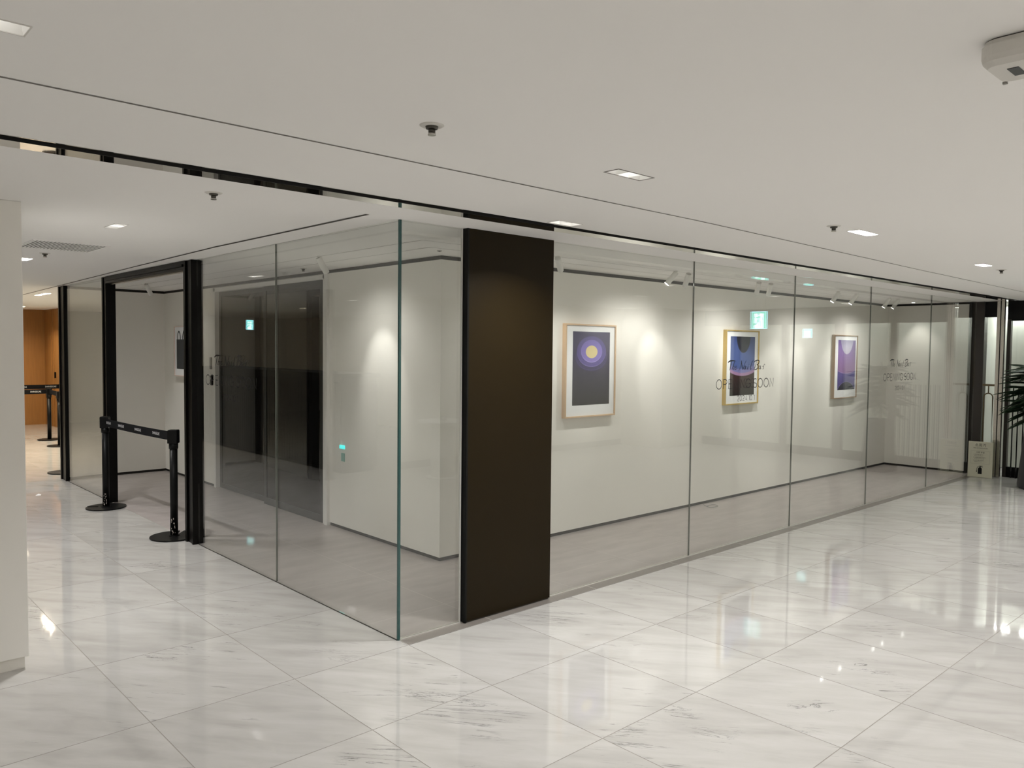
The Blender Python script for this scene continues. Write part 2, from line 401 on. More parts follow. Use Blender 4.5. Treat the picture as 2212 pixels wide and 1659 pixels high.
# wall washers along the opposite wall
for xx in (-5.8, -3.4, -1.1, 1.15, 3.45, 5.8, 8.0): corr(xx, -4.95, depth=0.012, power=P_BACK)
def left(xc, yc, power=P_LEFT, col=C_WHITE, dep=0.03): DL.append([xc-0.036, xc+0.036, yc-0.105, yc+0.105, 3, 'y', dep, power, col])
left(-1.062, 1.455); left(-1.032, 4.057)
for yy in (6.9,): left(-1.03, yy)
for xx, yy in ((-3.9, 1.5), (-3.9, 4.1), (-3.9, 6.9), (-5.9, 1.5), (-5.9, 4.1), (-5.9, 6.9)): left(xx, yy, power=14.0, dep=0.012)  # unseen fixtures added to spread more light over the passage
DL.append([0.19, 0.255, 8.95, 9.62, 3, 'y', 0.05, P_WARM*1.3, C_WARM])
DL.append([0.19, 0.255, 10.92, 11.60, 3, 'y', 0.05, P_WARM*1.3, C_WARM])
DL.append([0.80, 0.90, 13.80, 14.00, 1, 'y', 0.05, P_WARM*0.6, C_WARM])
for xx, yy in ((-2.2, 9.6), (-2.2, 12.5), (2.6, 10.3)): DL.append([xx-0.04, xx+0.04, yy-0.3, yy+0.3, 3, 'y', 0.05, P_WARM*(0.35 if xx < 0 else 1.0), C_WARM])
# round gallery downlight near the far shop wall
holes = [(d[0], d[1], d[2], d[3]) for d in DL]

def ceil_faces(mb, x0, x1, y0, y1, hs, z=H, mi=0):
    hs = [h for h in hs if h[0] >= x0 and h[1] <= x1 and h[2] >= y0 and h[3] <= y1]
    X = sorted({x0, x1} | {v for h in hs for v in h[:2]}); Y = sorted({y0, y1} | {v for h in hs for v in h[2:]})
    V = {}
    def vert(i, j):
        if (i, j) not in V: V[(i, j)] = mb.bm.verts.new((X[i], Y[j], z))
        return V[(i, j)]
    for i in range(len(X)-1):
        for j in range(len(Y)-1):
            cx, cy = (X[i]+X[i+1])/2, (Y[j]+Y[j+1])/2
            if any(h[0] < cx < h[1] and h[2] < cy < h[3] for h in hs): continue
            f_ = mb.bm.faces.new([vert(i, j), vert(i+1, j), vert(i+1, j+1), vert(i, j+1)]); f_.material_index = mi
YG0, YG1, YM = -0.505, -0.435, -0.325     # dark gap, then polished strip, then the soffit over the shop
mb = MB()
ceil_faces(mb, -7.0, 11.3, -5.4, YG0, holes)
ceil_faces(mb, -7.0, 11.3, YM, 16.3, holes)
mb.box(-7.0, 11.3, YG0-0.004, YG0, H, H+0.06).box(-7.0, 11.3, YG0-0.004, YG1+0.004, H+0.06, H+0.064, 1)
struct(mb, 'ceiling', [M['ceiling'], M['gap']])
mb = MB()
mb.box(-7.0, 11.3, YG1, YM, H-0.002, H+0.004); mb.box(-7.0, 11.3, YG1-0.003, YG1, H-0.002, H+0.06, 1)
mb.box(-7.0, 11.3, YG0+0.018, YG0+0.024, H+0.004, H+0.012, 0)
struct(mb, 'trim_4', [M['mirror'], M['gap']])
# thin grooves, drawn as flat strips with their shade in the colour
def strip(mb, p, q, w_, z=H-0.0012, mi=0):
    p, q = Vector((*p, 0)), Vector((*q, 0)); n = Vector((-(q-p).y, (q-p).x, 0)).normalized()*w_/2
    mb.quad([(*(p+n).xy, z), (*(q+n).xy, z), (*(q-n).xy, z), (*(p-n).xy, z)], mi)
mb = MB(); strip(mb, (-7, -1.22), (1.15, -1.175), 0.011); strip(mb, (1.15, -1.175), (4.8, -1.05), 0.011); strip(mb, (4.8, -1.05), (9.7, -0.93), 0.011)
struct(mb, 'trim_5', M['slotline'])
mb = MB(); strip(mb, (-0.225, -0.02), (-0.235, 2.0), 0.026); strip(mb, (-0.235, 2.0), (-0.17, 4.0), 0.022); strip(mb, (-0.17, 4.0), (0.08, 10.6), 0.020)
struct(mb, 'trim_6', M['slot'])  # flat strip coloured as the dark of a slot
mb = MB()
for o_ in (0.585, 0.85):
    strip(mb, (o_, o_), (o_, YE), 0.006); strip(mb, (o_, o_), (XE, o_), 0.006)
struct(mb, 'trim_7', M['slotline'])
mb = MB()   # flat strip coloured like a slim shadow line just inside the glass head
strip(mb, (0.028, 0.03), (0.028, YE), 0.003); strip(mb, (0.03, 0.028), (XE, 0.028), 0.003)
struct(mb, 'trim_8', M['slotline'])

# ------------------------------------------------------------------ walls of the shop block
DY0, DY1, DZ = 2.985, 5.505, 2.315     # dark sliding door opening in the x = WX wall
t = 0.12
mb = MB()
zb, zt = 0.032, H-0.032
mb.box(WX, WX+t, WY, DY0-0.10, zb, zt).box(WX, WX+t, DY1+0.06, YE+0.1, zb, zt).box(WX, WX+t, DY0-0.10, DY1+0.06, DZ+0.05, zt)
struct(mb, 'wall_left', M['wall'])
mb = MB(); mb.box(WX+t, XE+t, WY, WY+t, zb, zt); struct(mb, 'wall_back', M['wall'])
mb = MB(); mb.box(XE, XE+t, 0.085, WY, zb, zt); struct(mb, 'wall_right', M['wall'])
mb = MB(); mb.box(0.03, WX, YE, YE+t, zb, zt); struct(mb, 'wall_far', M['wall'])
# recessed dark shadow gaps at head and foot
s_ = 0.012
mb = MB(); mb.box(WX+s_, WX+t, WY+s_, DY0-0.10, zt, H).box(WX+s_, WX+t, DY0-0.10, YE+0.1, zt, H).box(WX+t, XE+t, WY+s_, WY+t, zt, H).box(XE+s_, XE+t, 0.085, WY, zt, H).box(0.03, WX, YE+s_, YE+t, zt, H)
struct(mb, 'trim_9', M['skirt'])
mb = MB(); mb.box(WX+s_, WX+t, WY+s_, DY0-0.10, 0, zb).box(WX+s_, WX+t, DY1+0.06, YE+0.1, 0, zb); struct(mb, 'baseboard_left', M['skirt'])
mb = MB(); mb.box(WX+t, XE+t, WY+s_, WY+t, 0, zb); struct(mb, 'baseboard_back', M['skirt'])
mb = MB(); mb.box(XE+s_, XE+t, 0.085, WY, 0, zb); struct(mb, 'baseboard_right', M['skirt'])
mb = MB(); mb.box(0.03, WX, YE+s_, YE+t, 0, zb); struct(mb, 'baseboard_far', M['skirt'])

# ------------------------------------------------------------------ glass walls
def pane_x(x0, x1, n, edge_mat='edgepale'):
    e = empty('window_%d' % n); e['kind'] = 'structure'
    g = 0.0025
    mb = MB(); mb.box(x0+g, x1-g, -0.006, 0.006, 0.003, H-0.001); mb.build('pane', M['glass'], e)
    return e
def pane_y(y0, y1, n):
    e = empty('window_%d' % n); e['kind'] = 'structure'
    g = 0.0025
    mb = MB(); mb.box(-0.006, 0.006, y0+g, y1-g, 0.003, H-0.001); mb.build('pane', M['glass'], e)
    return e
w1 = pane_x(0.004, 0.450, 1)
XJ = [1.195, 2.856, 4.513, 6.196, 7.953, XE]
wn = []
for k in range(5): wn.append(pane_x(XJ[k], XJ[k+1], 2+k))
w7 = pane_y(0.006, 1.515, 7); w8 = pane_y(1.515, 2.95, 8); w9 = pane_y(5.45, 7.09, 9)
# polished joint edges between the sheets
for k, e in zip(XJ[1:-1], wn[1:]):
    MB().box(k-0.0022, k+0.0022, -0.0064, 0.0064, 0.003, H-0.001).build('joint', M['edgepale'], e)
MB().box(-0.0065, 0.0065, 1.5125, 1.5175, 0.003, H-0.001).build('joint', M['edgepale'], w8)
MB().box(-0.007, 0.007, -0.007, 0.007, 0.001, H-0.001).build('corner_edge', M['edge'], w7)
MB().box(0.4445, 0.450, -0.008, 0.004, 0.001, H-0.001).build('edge_seal', M['white'], w1)

# ------------------------------------------------------------------ bronze panel pillar
p = empty('panel_pillar', (0.82, -0.01, 0)); tag(p, 'tall dark bronze panel pillar standing between the glass sheets', 'pillar')
MB().box(-0.348, 0.378, -0.030, 0.022, 0.010, H-0.0005, bev=0.002).build('face_panel', M['bronze'], p)
MB().box(-0.362, -0.348, -0.034, 0.022, 0.006, H-0.0005, bev=0.002).build('edge_profile', M['black'], p)
MB().box(-0.35, 0.37, -0.022, 0.018, 0.0012, 0.0105).build('base_plate', M['slot'], p)

# ------------------------------------------------------------------ black entrance frame (open doorway in the left-hand glass)
d = empty('door_1'); d['kind'] = 'structure'
def post(mb, y0, y1, x0=-0.055, x1=0.055):
    # channel section: two flanges with a recessed web, like the rolled profile in the photo
    mb.box(x0, x1, y0, y0+0.028, 0, H-0.004, bev=0.002); mb.box(x0, x1, y1-0.040, y1, 0, H-0.004, bev=0.002)
    mb.box(x0+0.014, x1-0.014, y0+0.026, y1-0.038, 0, H-0.004)
mb = MB(); post(mb, 2.955, 3.13, -0.05, 0.05); mb.build('door_post', M['blackframe'], d)
mb = MB(); post(mb, 5.315, 5.455, -0.05, 0.05); mb.build('door_post', M['blackframe'], d)
mb = MB(); mb.box(-0.05, 0.05, 3.13, 5.315, H-0.075, H-0.004, bev=0.002); mb.box(-0.062, -0.048, 3.13, 5.315, H-0.050, H-0.030); mb.build('door_head', M['blackframe'], d)
MB().box(-0.012, 0.012, 3.13, 5.315, H-0.088, H-0.074).build('head_track', M['steel'], d)
mb = MB(); post(mb, 7.085, 7.34, -0.030, 0.012); struct(mb, 'trim_10', M['blackframe'])

# ------------------------------------------------------------------ dark glass sliding door in the inner wall
d2 = empty('door_2'); d2['kind'] = 'structure'
mb = MB()
mb.box(WX-0.028, WX+0.10, DY0-0.105, DY0-0.052, 0, DZ+0.045, bev=0.002).box(WX-0.012, WX+0.10, DY0-0.052, DY0-0.004, 0, DZ+0.045, bev=0.002)
mb.box(WX-0.012, WX+0.10, DY1, DY1+0.055, 0, DZ+0.045, bev=0.002).box(WX-0.012, WX+0.10, DY0-0.052, DY1+0.055, DZ, DZ+0.045, bev=0.002)
mb.build('door_frame', M['white'], d2)
def leaf(y0, y1, xf, zt_, bh):
    fr = MB(); sw = 0.055; th = 0.03
    fr.box(xf, xf+th, y0, y0+sw, 0.004, zt_).box(xf, xf+th, y1-sw, y1, 0.004, zt_).box(xf, xf+th, y0+sw, y1-sw, 0.004, bh).box(xf, xf+th, y0+sw, y1-sw, zt_-0.05, zt_)
    fo = fr.build('door_leaf', M['doorframe'], d2)
    MB().box(xf+0.006, xf+0.016, y0+sw, y1-sw, bh, zt_-0.05).build('leaf_glass', M['doorglass'], fo)
leaf(DY0, 4.235, WX-0.008, DZ-0.002, 0.075)
leaf(4.19, DY1, WX+0.040, DZ-0.002, 0.060)

# wall plates beside that door
e = empty('intercom_plate', (WX, 5.648, 1.475)); tag(e, 'grey oblong wall plate left of the dark glass door', 'wall plate')
MB().box(-0.012, 0, -0.028, 0.028, -0.072, 0.072, bev=0.008).build('plate', M['grey'], e)
e = empty('card_reader', (WX, 5.61, 1.272)); tag(e, 'small black oval card reader under the grey wall plate', 'card reader')
mb = MB(); mb.box(-0.02, 0, -0.028, 0.028, -0.060, 0.060, bev=0.012); mb.build('housing', M['black'], e)
MB().box(-0.0215, -0.0195, -0.014, 0.014, 0.01, 0.035).build('reader_window', M['grey'], e)
e = empty('door_button', (WX, 2.640, 0.766)); tag(e, 'small glowing teal push button on white wall by dark door', 'door button')
MB().box(-0.012, 0, -0.042, 0.042, -0.017, 0.017, bev=0.0055).build('lit_button', M['teal'], e)
e = empty('switch_plate', (WX, 2.630, 0.672)); tag(e, 'pale green switch plate under the glowing teal button', 'switch')
MB().box(-0.006, 0, -0.030, 0.030, -0.038, 0.038, bev=0.0028).build('plate', mat('pale_green_plastic', (0.36, 0.56, 0.51), 0.4, var=0.03), e)

# ------------------------------------------------------------------ pictures
def picture(name, label, x0, x1, z0, z1, ax0, ax1, az0, az1, frame_m, art, on='back', dep=0.045, group='framed prints on the shop walls'):
    cx, cz = (x0+x1)/2, (z0+z1)/2; W_, H_ = (x1-x0), (z1-z0)
    e = empty(name, (0, 0, 0)); tag(e, label, 'picture', group)
    if on == 'back': e.location = (cx, WY, cz)
    else:
        e.location = (WX, cx, cz); e.rotation_euler = (0, 0, -PI/2)
    fw = 0.014
    mb = MB()
    mb.box(-W_/2, -W_/2+fw, -dep, 0, -H_/2, H_/2, bev=0.0015).box(W_/2-fw, W_/2, -dep, 0, -H_/2, H_/2, bev=0.0015)
    mb.box(-W_/2+fw, W_/2-fw, -dep, 0, H_/2-fw, H_/2, bev=0.0015).box(-W_/2+fw, W_/2-fw, -dep, 0, -H_/2, -H_/2+fw, bev=0.0015)
    mb.build('frame', frame_m, e)
    MB().box(-W_/2+fw, W_/2-fw, -dep+0.012, -0.004, -H_/2+fw, H_/2-fw).build('mount', M['mount'], e)
    aw, ah = ax1-ax0, az1-az0
    a = MB().box(-aw/2, aw/2, -0.0015, 0.0, -ah/2, ah/2).build('print', art, e, loc=((ax0+ax1)/2-cx, -dep+0.0125, (az0+az1)/2-cz))
    if on != 'back': pass
    return e
# print 1 : pale moon with violet rings on a black-blue field
A1 = art_mat('print_moon', (0.010, 0.010, 0.014), (0.030, 0.026, 0.085), [
    (0.0, 0.085, 0.225, 0.115, (0.022, 0.018, 0.065), (0.030, 0.024, 0.09)),
    (0.0, 0.105, 0.215, 0.125, (0.045, 0.034, 0.16), (0.040, 0.030, 0.13)),
    (0.0, 0.110, 0.212, 0.124, (0.030, 0.024, 0.095), (0.038, 0.030, 0.12)),
    (0.0, 0.155, 0.200, 0.141, (0.20, 0.16, 0.44), (0.050, 0.040, 0.16)),
    (0.0, 0.157, 0.198, 0.139, (0.085, 0.062, 0.25), (0.050, 0.040, 0.16)),
    (0.0, 0.158, 0.146, 0.104, (0.34, 0.28, 0.62), (0.13, 0.10, 0.34)),
    (0.0, 0.160, 0.143, 0.101, (0.20, 0.155, 0.46), (0.115, 0.085, 0.31)),
    (0.0, 0.152, 0.081, 0.058, (0.60, 0.50, 0.25), (0.52, 0.43, 0.22))])
A2b = art_mat('print_planet', (0.014, 0.012, 0.013), (0.085, 0.020, 0.024), [
    (0.0, 0.196, 0.50, 0.310, (0.36, 0.21, 0.36), (0.040, 0.060, 0.20)),
    (0.0, 0.225, 0.485, 0.305, (0.17, 0.17, 0.38), (0.032, 0.050, 0.17)),
    (0.0, 0.265, 0.47, 0.300, (0.075, 0.115, 0.30), (0.028, 0.045, 0.15)),
    (0.012, 0.335, 0.145, 0.185, (0.020, 0.020, 0.035), (0.024, 0.026, 0.036))])
A3 = art_mat('print_violet', (0.085, 0.070, 0.235), (0.12, 0.10, 0.30), [
    (0.0, 0.203, 0.56, 0.322, (0.34, 0.24, 0.44), (0.15, 0.125, 0.36)),
    (0.0, 0.209, 0.555, 0.320, (0.27, 0.155, 0.31), (0.150, 0.125, 0.37)),
    (0.0, 0.400, 0.195, 0.252, (0.47, 0.45, 0.53), (0.17, 0.155, 0.40)),
    (0.0, -0.446, 0.310, 0.220, (0.20, 0.17, 0.36), (0.22, 0.19, 0.40)),
    (0.0, -0.450, 0.300, 0.218, (0.018, 0.020, 0.036), (0.022, 0.024, 0.045))])
picture('framed_print', 'oak framed print of a pale moon in violet rings beside the bronze pillar', 2.568, 3.262, 1.062, 1.914, 2.670, 3.180, 1.173, 1.845, M['frameoak'], A1)
picture('framed_print', 'gold framed print of blue sky over a dark red planet behind the lettering', 5.160, 5.862, 1.074, 1.920, 5.262, 5.778, 1.177, 1.848, M['framegold'], A2b)
picture('framed_print', 'walnut framed print of violet curves over a black hill near the far corner', 7.79, 8.49, 1.052, 1.915, 7.912, 8.440, 1.169, 1.846, M['framewalnut'], A3)
# print of a dark shopping bag, mostly hidden by the doorway post
e0 = picture('framed_print', 'pale framed print of a dark carrier bag seen through the doorway', 6.02, 6.74, 1.29, 1.93, 0, 0.001, 0, 0.001, M['framewhite'], M['mount'], on='left')
for c in kids(e0):
    if c.name.startswith('print'): bpy.data.objects.remove(c)
mb = MB()
mb.box(-0.285, 0.10, -0.002, 0, -0.225, 0.15)
def arc(mb, cx, cz, rx, rz, w_, a0=0, a1=PI):
    pts = [(cx+rx*math.cos(a0+(a1-a0)*k/18), cz+rz*math.sin(a0+(a1-a0)*k/18)) for k in range(19)]
    for (xa, za), (xb, zb_) in zip(pts, pts[1:]):
        dx, dz = xb-xa, zb_-za; L_ = math.hypot(dx, dz); nx, nz = -dz/L_*w_/2, dx/L_*w_/2
        mb.quad([(xa+nx, -0.002, za+nz), (xb+nx, -0.002, zb_+nz), (xb-nx, -0.002, zb_-nz), (xa-nx, -0.002, za-nz)])
arc(mb, -0.205, 0.15, 0.05, 0.10, 0.022); arc(mb, 0.01, 0.15, 0.09, 0.13, 0.022)
a_ = mb.build('print', mat('print_bag', (0.020, 0.024, 0.028), 0.5, var=0.1), e0, loc=(0, -0.0335, 0.0))

# ------------------------------------------------------------------ vinyl lettering on the glass
NAIL = [[[-0.301,0.027,0.0056],[-0.284,0.036,0.008],[-0.254,0.043,0.0096],[-0.217,0.043,0.008],[-0.186,0.042,0.0032]],[[-0.243,0.04,0.0032],[-0.25,0.022,0.0064],[-0.261,-0.008,0.0072],[-0.272,-0.04,0.004]],[[-0.186,0.042,0.0024],[-0.201,0.029,0.0048],[-0.218,-0.001,0.0064],[-0.237,-0.034,0.0048]],[[-0.232,-0.022,0.0024],[-0.218,-0.007,0.0032],[-0.204,-0.005,0.0048],[-0.207,-0.018,0.0048],[-0.217,-0.032,0.0048],[-0.205,-0.032,0.0024]],[[-0.187,-0.02,0.0024],[-0.17,-0.014,0.0032],[-0.164,-0.005,0.004],[-0.177,-0.002,0.0032],[-0.19,-0.015,0.0048],[-0.193,-0.029,0.0056],[-0.18,-0.033,0.004],[-0.152,-0.022,0.002]],[[-0.128,-0.047,0.002],[-0.118,-0.033,0.0032],[-0.103,-0.006,0.004],[-0.091,0.021,0.004],[-0.089,0.042,0.0024]],[[-0.09,0.044,0.0064],[-0.085,0.021,0.0088],[-0.074,-0.009,0.0088],[-0.062,-0.038,0.004]],[[-0.064,-0.038,0.0024],[-0.049,-0.013,0.0032],[-0.031,0.018,0.0032],[-0.011,0.042,0.002]],[[-0.014,-0.006,0.0024],[-0.03,-0.003,0.004],[-0.044,-0.016,0.0056],[-0.045,-0.029,0.0056],[-0.032,-0.031,0.0032],[-0.017,-0.01,0.0024]],[[-0.009,-0.003,0.0032],[-0.018,-0.02,0.0056],[-0.018,-0.032,0.004],[-0.003,-0.029,0.002]],[[0.028,-0.003,0.0024],[0.018,-0.02,0.0056],[0.014,-0.032,0.0048],[0.029,-0.029,0.002]],[[0.038,0.011,0.004],[0.041,0.008,0.004]],[[0.094,0.038,0.0024],[0.079,0.014,0.0048],[0.064,-0.017,0.0056],[0.059,-0.035,0.0048],[0.081,-0.026,0.002]],[[0.125,0.026,0.0032],[0.134,0.036,0.0056],[0.163,0.045,0.0072],[0.193,0.046,0.0064],[0.209,0.036,0.0064],[0.195,0.017,0.0056],[0.165,0.006,0.0032]],[[0.164,0.038,0.0024],[0.152,0.013,0.0048],[0.136,-0.018,0.0056],[0.121,-0.039,0.0024]],[[0.165,0.006,0.0032],[0.192,0.001,0.0056],[0.19,-0.017,0.0064],[0.167,-0.032,0.0064],[0.137,-0.039,0.0056],[0.127,-0.035,0.0024]],[[0.236,-0.005,0.0024],[0.219,-0.004,0.004],[0.204,-0.015,0.0056],[0.202,-0.03,0.0056],[0.216,-0.03,0.0032],[0.233,-0.01,0.0024]],[[0.239,-0.003,0.0032],[0.23,-0.019,0.0056],[0.229,-0.032,0.004],[0.245,-0.028,0.002]],[[0.276,-0.003,0.0024],[0.27,-0.012,0.004],[0.28,-0.008,0.004],[0.285,-0.016,0.0048],[0.279,-0.032,0.0048],[0.271,-0.032,0.0024]],[[0.282,-0.012,0.0024],[0.296,0.009,0.0032],[0.304,0.01,0.004],[0.308,0.0,0.0032]]]
def catmull(pts, n=6):
    out = []
    P = [pts[0]] + list(pts) + [pts[-1]]
    for i in range(1, len(P)-2):
        for k in range(n):
            t_ = k/n; a, b_, c, d_ = P[i-1], P[i], P[i+1], P[i+2]
            out.append(tuple(0.5*((2*b_[q]) + (-a[q]+c[q])*t_ + (2*a[q]-5*b_[q]+4*c[q]-d_[q])*t_**2 + (-a[q]+3*b_[q]-3*c[q]+d_[q])*t_**3) for q in range(len(b_))))
    out.append(tuple(pts[-1])); return out
def ribbon(mb, pts, closed=False):
    """pts: (a, b, width) in the lettering plane; builds a thin raised ribbon"""
    n = len(pts); L_, R_ = [], []
    for i in range(n):
        p0 = pts[(i-1) % n] if closed or i > 0 else pts[i]; p1 = pts[(i+1) % n] if closed or i < n-1 else pts[i]
        dx, dz = p1[0]-p0[0], p1[1]-p0[1]; q = math.hypot(dx, dz) or 1e-6
        nx, nz = -dz/q*pts[i][2]/2, dx/q*pts[i][2]/2
        L_.append(mb.bm.verts.new((pts[i][0]+nx, 0, pts[i][1]+nz))); R_.append(mb.bm.verts.new((pts[i][0]-nx, 0, pts[i][1]-nz)))
    for i in range(n if closed else n-1):
        j = (i+1) % n; mb.bm.faces.new([L_[i], L_[j], R_[j], R_[i]])
def ell(cx, cz, rx, rz, a0, a1, n=20): return [(cx+rx*math.cos(math.radians(a0+(a1-a0)*k/n)), cz+rz*math.sin(math.radians(a0+(a1-a0)*k/n))) for k in range(n+1)]
GL = {  # strokes in a 1-high cell, (strokes, advance)
 'O': ([ell(0.32, 0.5, 0.30, 0.5, 0, 360)], 0.76), 'P': ([[(0.05, 0), (0.05, 1)], [(0.05, 1), (0.24, 1)] + ell(0.24, 0.74, 0.22, 0.26, 90, -90)[1:] + [(0.05, 0.48)]], 0.60),
 'E': ([[(0.42, 1), (0.05, 1), (0.05, 0), (0.42, 0)], [(0.05, 0.52), (0.38, 0.52)]], 0.56), 'N': ([[(0.05, 0), (0.05, 1), (0.48, 0), (0.48, 1)]], 0.64),
 'I': ([[(0.05, 0), (0.05, 1)]], 0.22), 'G': ([ell(0.32, 0.5, 0.30, 0.5, 42, 345) + [(0.60, 0.46), (0.38, 0.46)]], 0.76),
 'S': ([ell(0.24, 0.74, 0.19, 0.25, 40, 250, 14) + ell(0.24, 0.26, 0.21, 0.25, 78, -150, 16)[1:]], 0.56),
 '2': ([ell(0.24, 0.74, 0.20, 0.26, 165, -30, 14) + [(0.04, 0), (0.48, 0)]], 0.58), '0': ([ell(0.24, 0.5, 0.21, 0.5, 0, 360)], 0.58),
 '4': ([[(0.50, 0.27), (0.03, 0.27), (0.37, 1), (0.37, 0)]], 0.60), '1': ([[(0.08, 0.86), (0.22, 1), (0.22, 0)]], 0.38), '.': ([[(0.06, 0.0), (0.06, 0.09)]], 0.22), ' ': ([], 0.16)}
def line_text(mb, s, width, h, x0, z0, wd):
    tot = sum(GL[c][1] for c in s)-0.1; k = width/tot; x = x0
    for c in s:
        for st in GL[c][0]:
            ribbon(mb, [(x+a*k, z0+b_*h, wd) for a, b_ in st])
        x += GL[c][1]*k
def lettering(loc, rz, label, sc=1.0):
    e = empty('window_lettering', loc, rz); tag(e, label, 'lettering', 'vinyl lettering on the glass')
    mb = MB()
    for st in NAIL: ribbon(mb, [(a*sc, b_+0.0, max(w_*1.35, 0.0046)) for a, b_, w_ in catmull(st, 6)])
    mb.build('title', M['vinyl'], e)
    mb = MB(); line_text(mb, 'OPENING SOON', 0.945*sc, 0.080, -0.475*sc, -0.197, 0.0072); mb.build('message', M['vinyl'], e)
    mb = MB(); line_text(mb, '2024.10.1', 0.290*sc, 0.045, -0.145*sc, -0.308, 0.0050); mb.build('date', M['vinyl'], e)
    return e
lettering((3.673, -0.0075, 1.555), 0, 'black opening notice lettering on glass in front of the gold framed print')
lettering((7.040, -0.0075, 1.558), 0, 'small black opening notice lettering on glass right of the walnut framed print')
lettering((-0.0075, 2.285, 1.562), -PI/2, 'black opening notice lettering on glass before the dark sliding door')

# ------------------------------------------------------------------ gallery spotlights on the ceiling track groove
def spot(base, aim, label, power=P_SPOT, spill=P_SPILL):
    e = empty('track_spotlight', (base[0], base[1], H)); tag(e, label, 'spotlight', 'white spotlights on the shop ceiling')
    d_ = (Vector(aim)-Vector((base[0], base[1], H-0.02))).normalized()
    MB().cyl((0, 0, -0.006), (0, 0, 0), 0.020).cyl((0, 0, -0.022), (0, 0, -0.006), 0.007, seg=12).build('mount', M['white'], e)
    st = Vector((0, 0, -0.022))
    mb = MB(); mb.cyl(st-d_*0.012, st+d_*0.125, 0.0245, seg=28, caps=False); mb.cyl(st-d_*0.012, st-d_*0.0115, 0.0245, seg=28); mb.cyl(st+d_*0.117, st+d_*0.118, 0.0235, seg=28)
    mb.build('lamp_head', M['white'], e)
    MB().cyl(st+d_*0.119, st+d_*0.1225, 0.0225, seg=24).build('lens', M['lens'], e)
    lamp('spot_lamp', 'SPOT', st+d_*0.130, power, (1.0, 0.975, 0.93), e, aim=d_, spot_size=math.radians(46), spot_blend=0.8, shadow_soft_size=0.018)
    lamp('spill_lamp', 'SPOT', st+d_*0.130, spill, (1.0, 0.975, 0.93), e, aim=(0.0, 0.25, -1.0) if aim[1] == WY else (0.25, 0.0, -1.0), spot_size=math.radians(150), spot_blend=1.0, shadow_soft_size=0.018)
    return e
M['lens'] = mat('lit_lens', (0.9, 0.9, 0.9), 0.3, emit=(1.0, 0.98, 0.94), estr=9.0)
yb = 0.571
spot((1.87, yb, 0), (2.85, WY, 1.50), 'white spotlight nearest the bronze pillar, tilted right')
spot((3.40, yb, 0), (2.75, WY, 1.30), 'white spotlight with glowing lens, left of the first glass joint')
spot((3.60, yb, 0), (3.96, WY, 1.45), 'white spotlight hanging just left of the first glass joint, lens hidden')
spot((4.84, yb, 0), (5.45, WY, 1.35), 'white spotlight left in the pair above the gold framed print')
spot((5.08, yb, 0), (5.62, WY, 1.25), 'white spotlight right in the pair above the gold framed print')
spot((6.64, yb, 0), (6.15, WY, 1.25), 'bright lit spotlight nearest above the walnut framed print, left one')
spot((7.12, yb, 0), (6.70, WY, 1.25), 'bright lit spotlight above the walnut framed print, right one')
spot((8.10, yb, 0), (7.75, WY, 1.30), 'lit spotlight second from the far shop corner')
spot((8.39, yb, 0), (8.08, WY, 1.35), 'lit spotlight nearest the far shop corner')
spot((0.585, 1.96, 0), (WX, 1.98, 1.40), 'white spotlight above the pool of light left of the glass corner', P_SPOT*1.3)
spot((0.585, 6.00, 0), (WX, 6.32, 1.40), 'white spotlight seen through the black doorway', P_SPOT*0.8, 5.0)
# small recessed gallery light close to the far wall
e = empty('recessed_spotlight', (9.30, 0.72, H)); tag(e, 'small round recessed light by the far shop wall', 'ceiling light')
MB().cyl((0, 0, -0.004), (0, 0, 0.0), 0.035, 0.038).build('trim_ring', M['white'], e)
MB().cyl((0, 0, -0.0055), (0, 0, -0.004), 0.020).build('lens', M['lens'], e)
lamp('spot_lamp', 'SPOT', (0, 0, -0.02), 12.0, (1.0, 0.96, 0.88), e, aim=(0.35, 0.0, -1.0), spot_size=math.radians(60), spot_blend=0.9, shadow_soft_size=0.02)

# ------------------------------------------------------------------ recessed downlights
DLNAMES = {0: 'three-cell recessed downlight in the corridor ceiling above the bronze pillar',
           1: 'bright recessed downlight on the right of the corridor ceiling beside a sprinkler',
           2: 'small bright recessed downlight far right of the corridor ceiling',
           3: 'recessed downlight in the top left corner of the picture',
           4: 'two-cell recessed downlight next to the polished ceiling trim',
           14: None}
ORD = ['first', 'second', 'third', 'fourth', 'fifth', 'sixth', 'seventh', 'eighth', 'ninth']
def far_label(cx, cy):
    row = [q for q in DL if abs((q[2]+q[3])/2-cy) < 0.1]
    row.sort(key=lambda q: q[0]); i = [abs((q[0]+q[1])/2-cx) < 0.01 for q in row].index(True)
    where = 'along the opposite wall' if cy < -4.5 else 'added out of view over the camera side of the corridor' if cy < -3.5 else 'added out of view in the middle of the corridor' if cy < -2 else 'in the row beside the shop glass' if cy < 0 else 'added out of view over the passage beside the slatted vent' if cy < 3 else 'added out of view over the passage beyond the slatted vent' if cy < 5 else 'out of view over the passage level with the far doorway post' if cy < 8 else 'in the warm lobby, nearer row' if cy < 10 else 'in the warm lobby, middle row' if cy < 12 else 'in the warm lobby, last row'
    return 'recessed ceiling downlight %s, %s from the left' % (where, ORD[i])
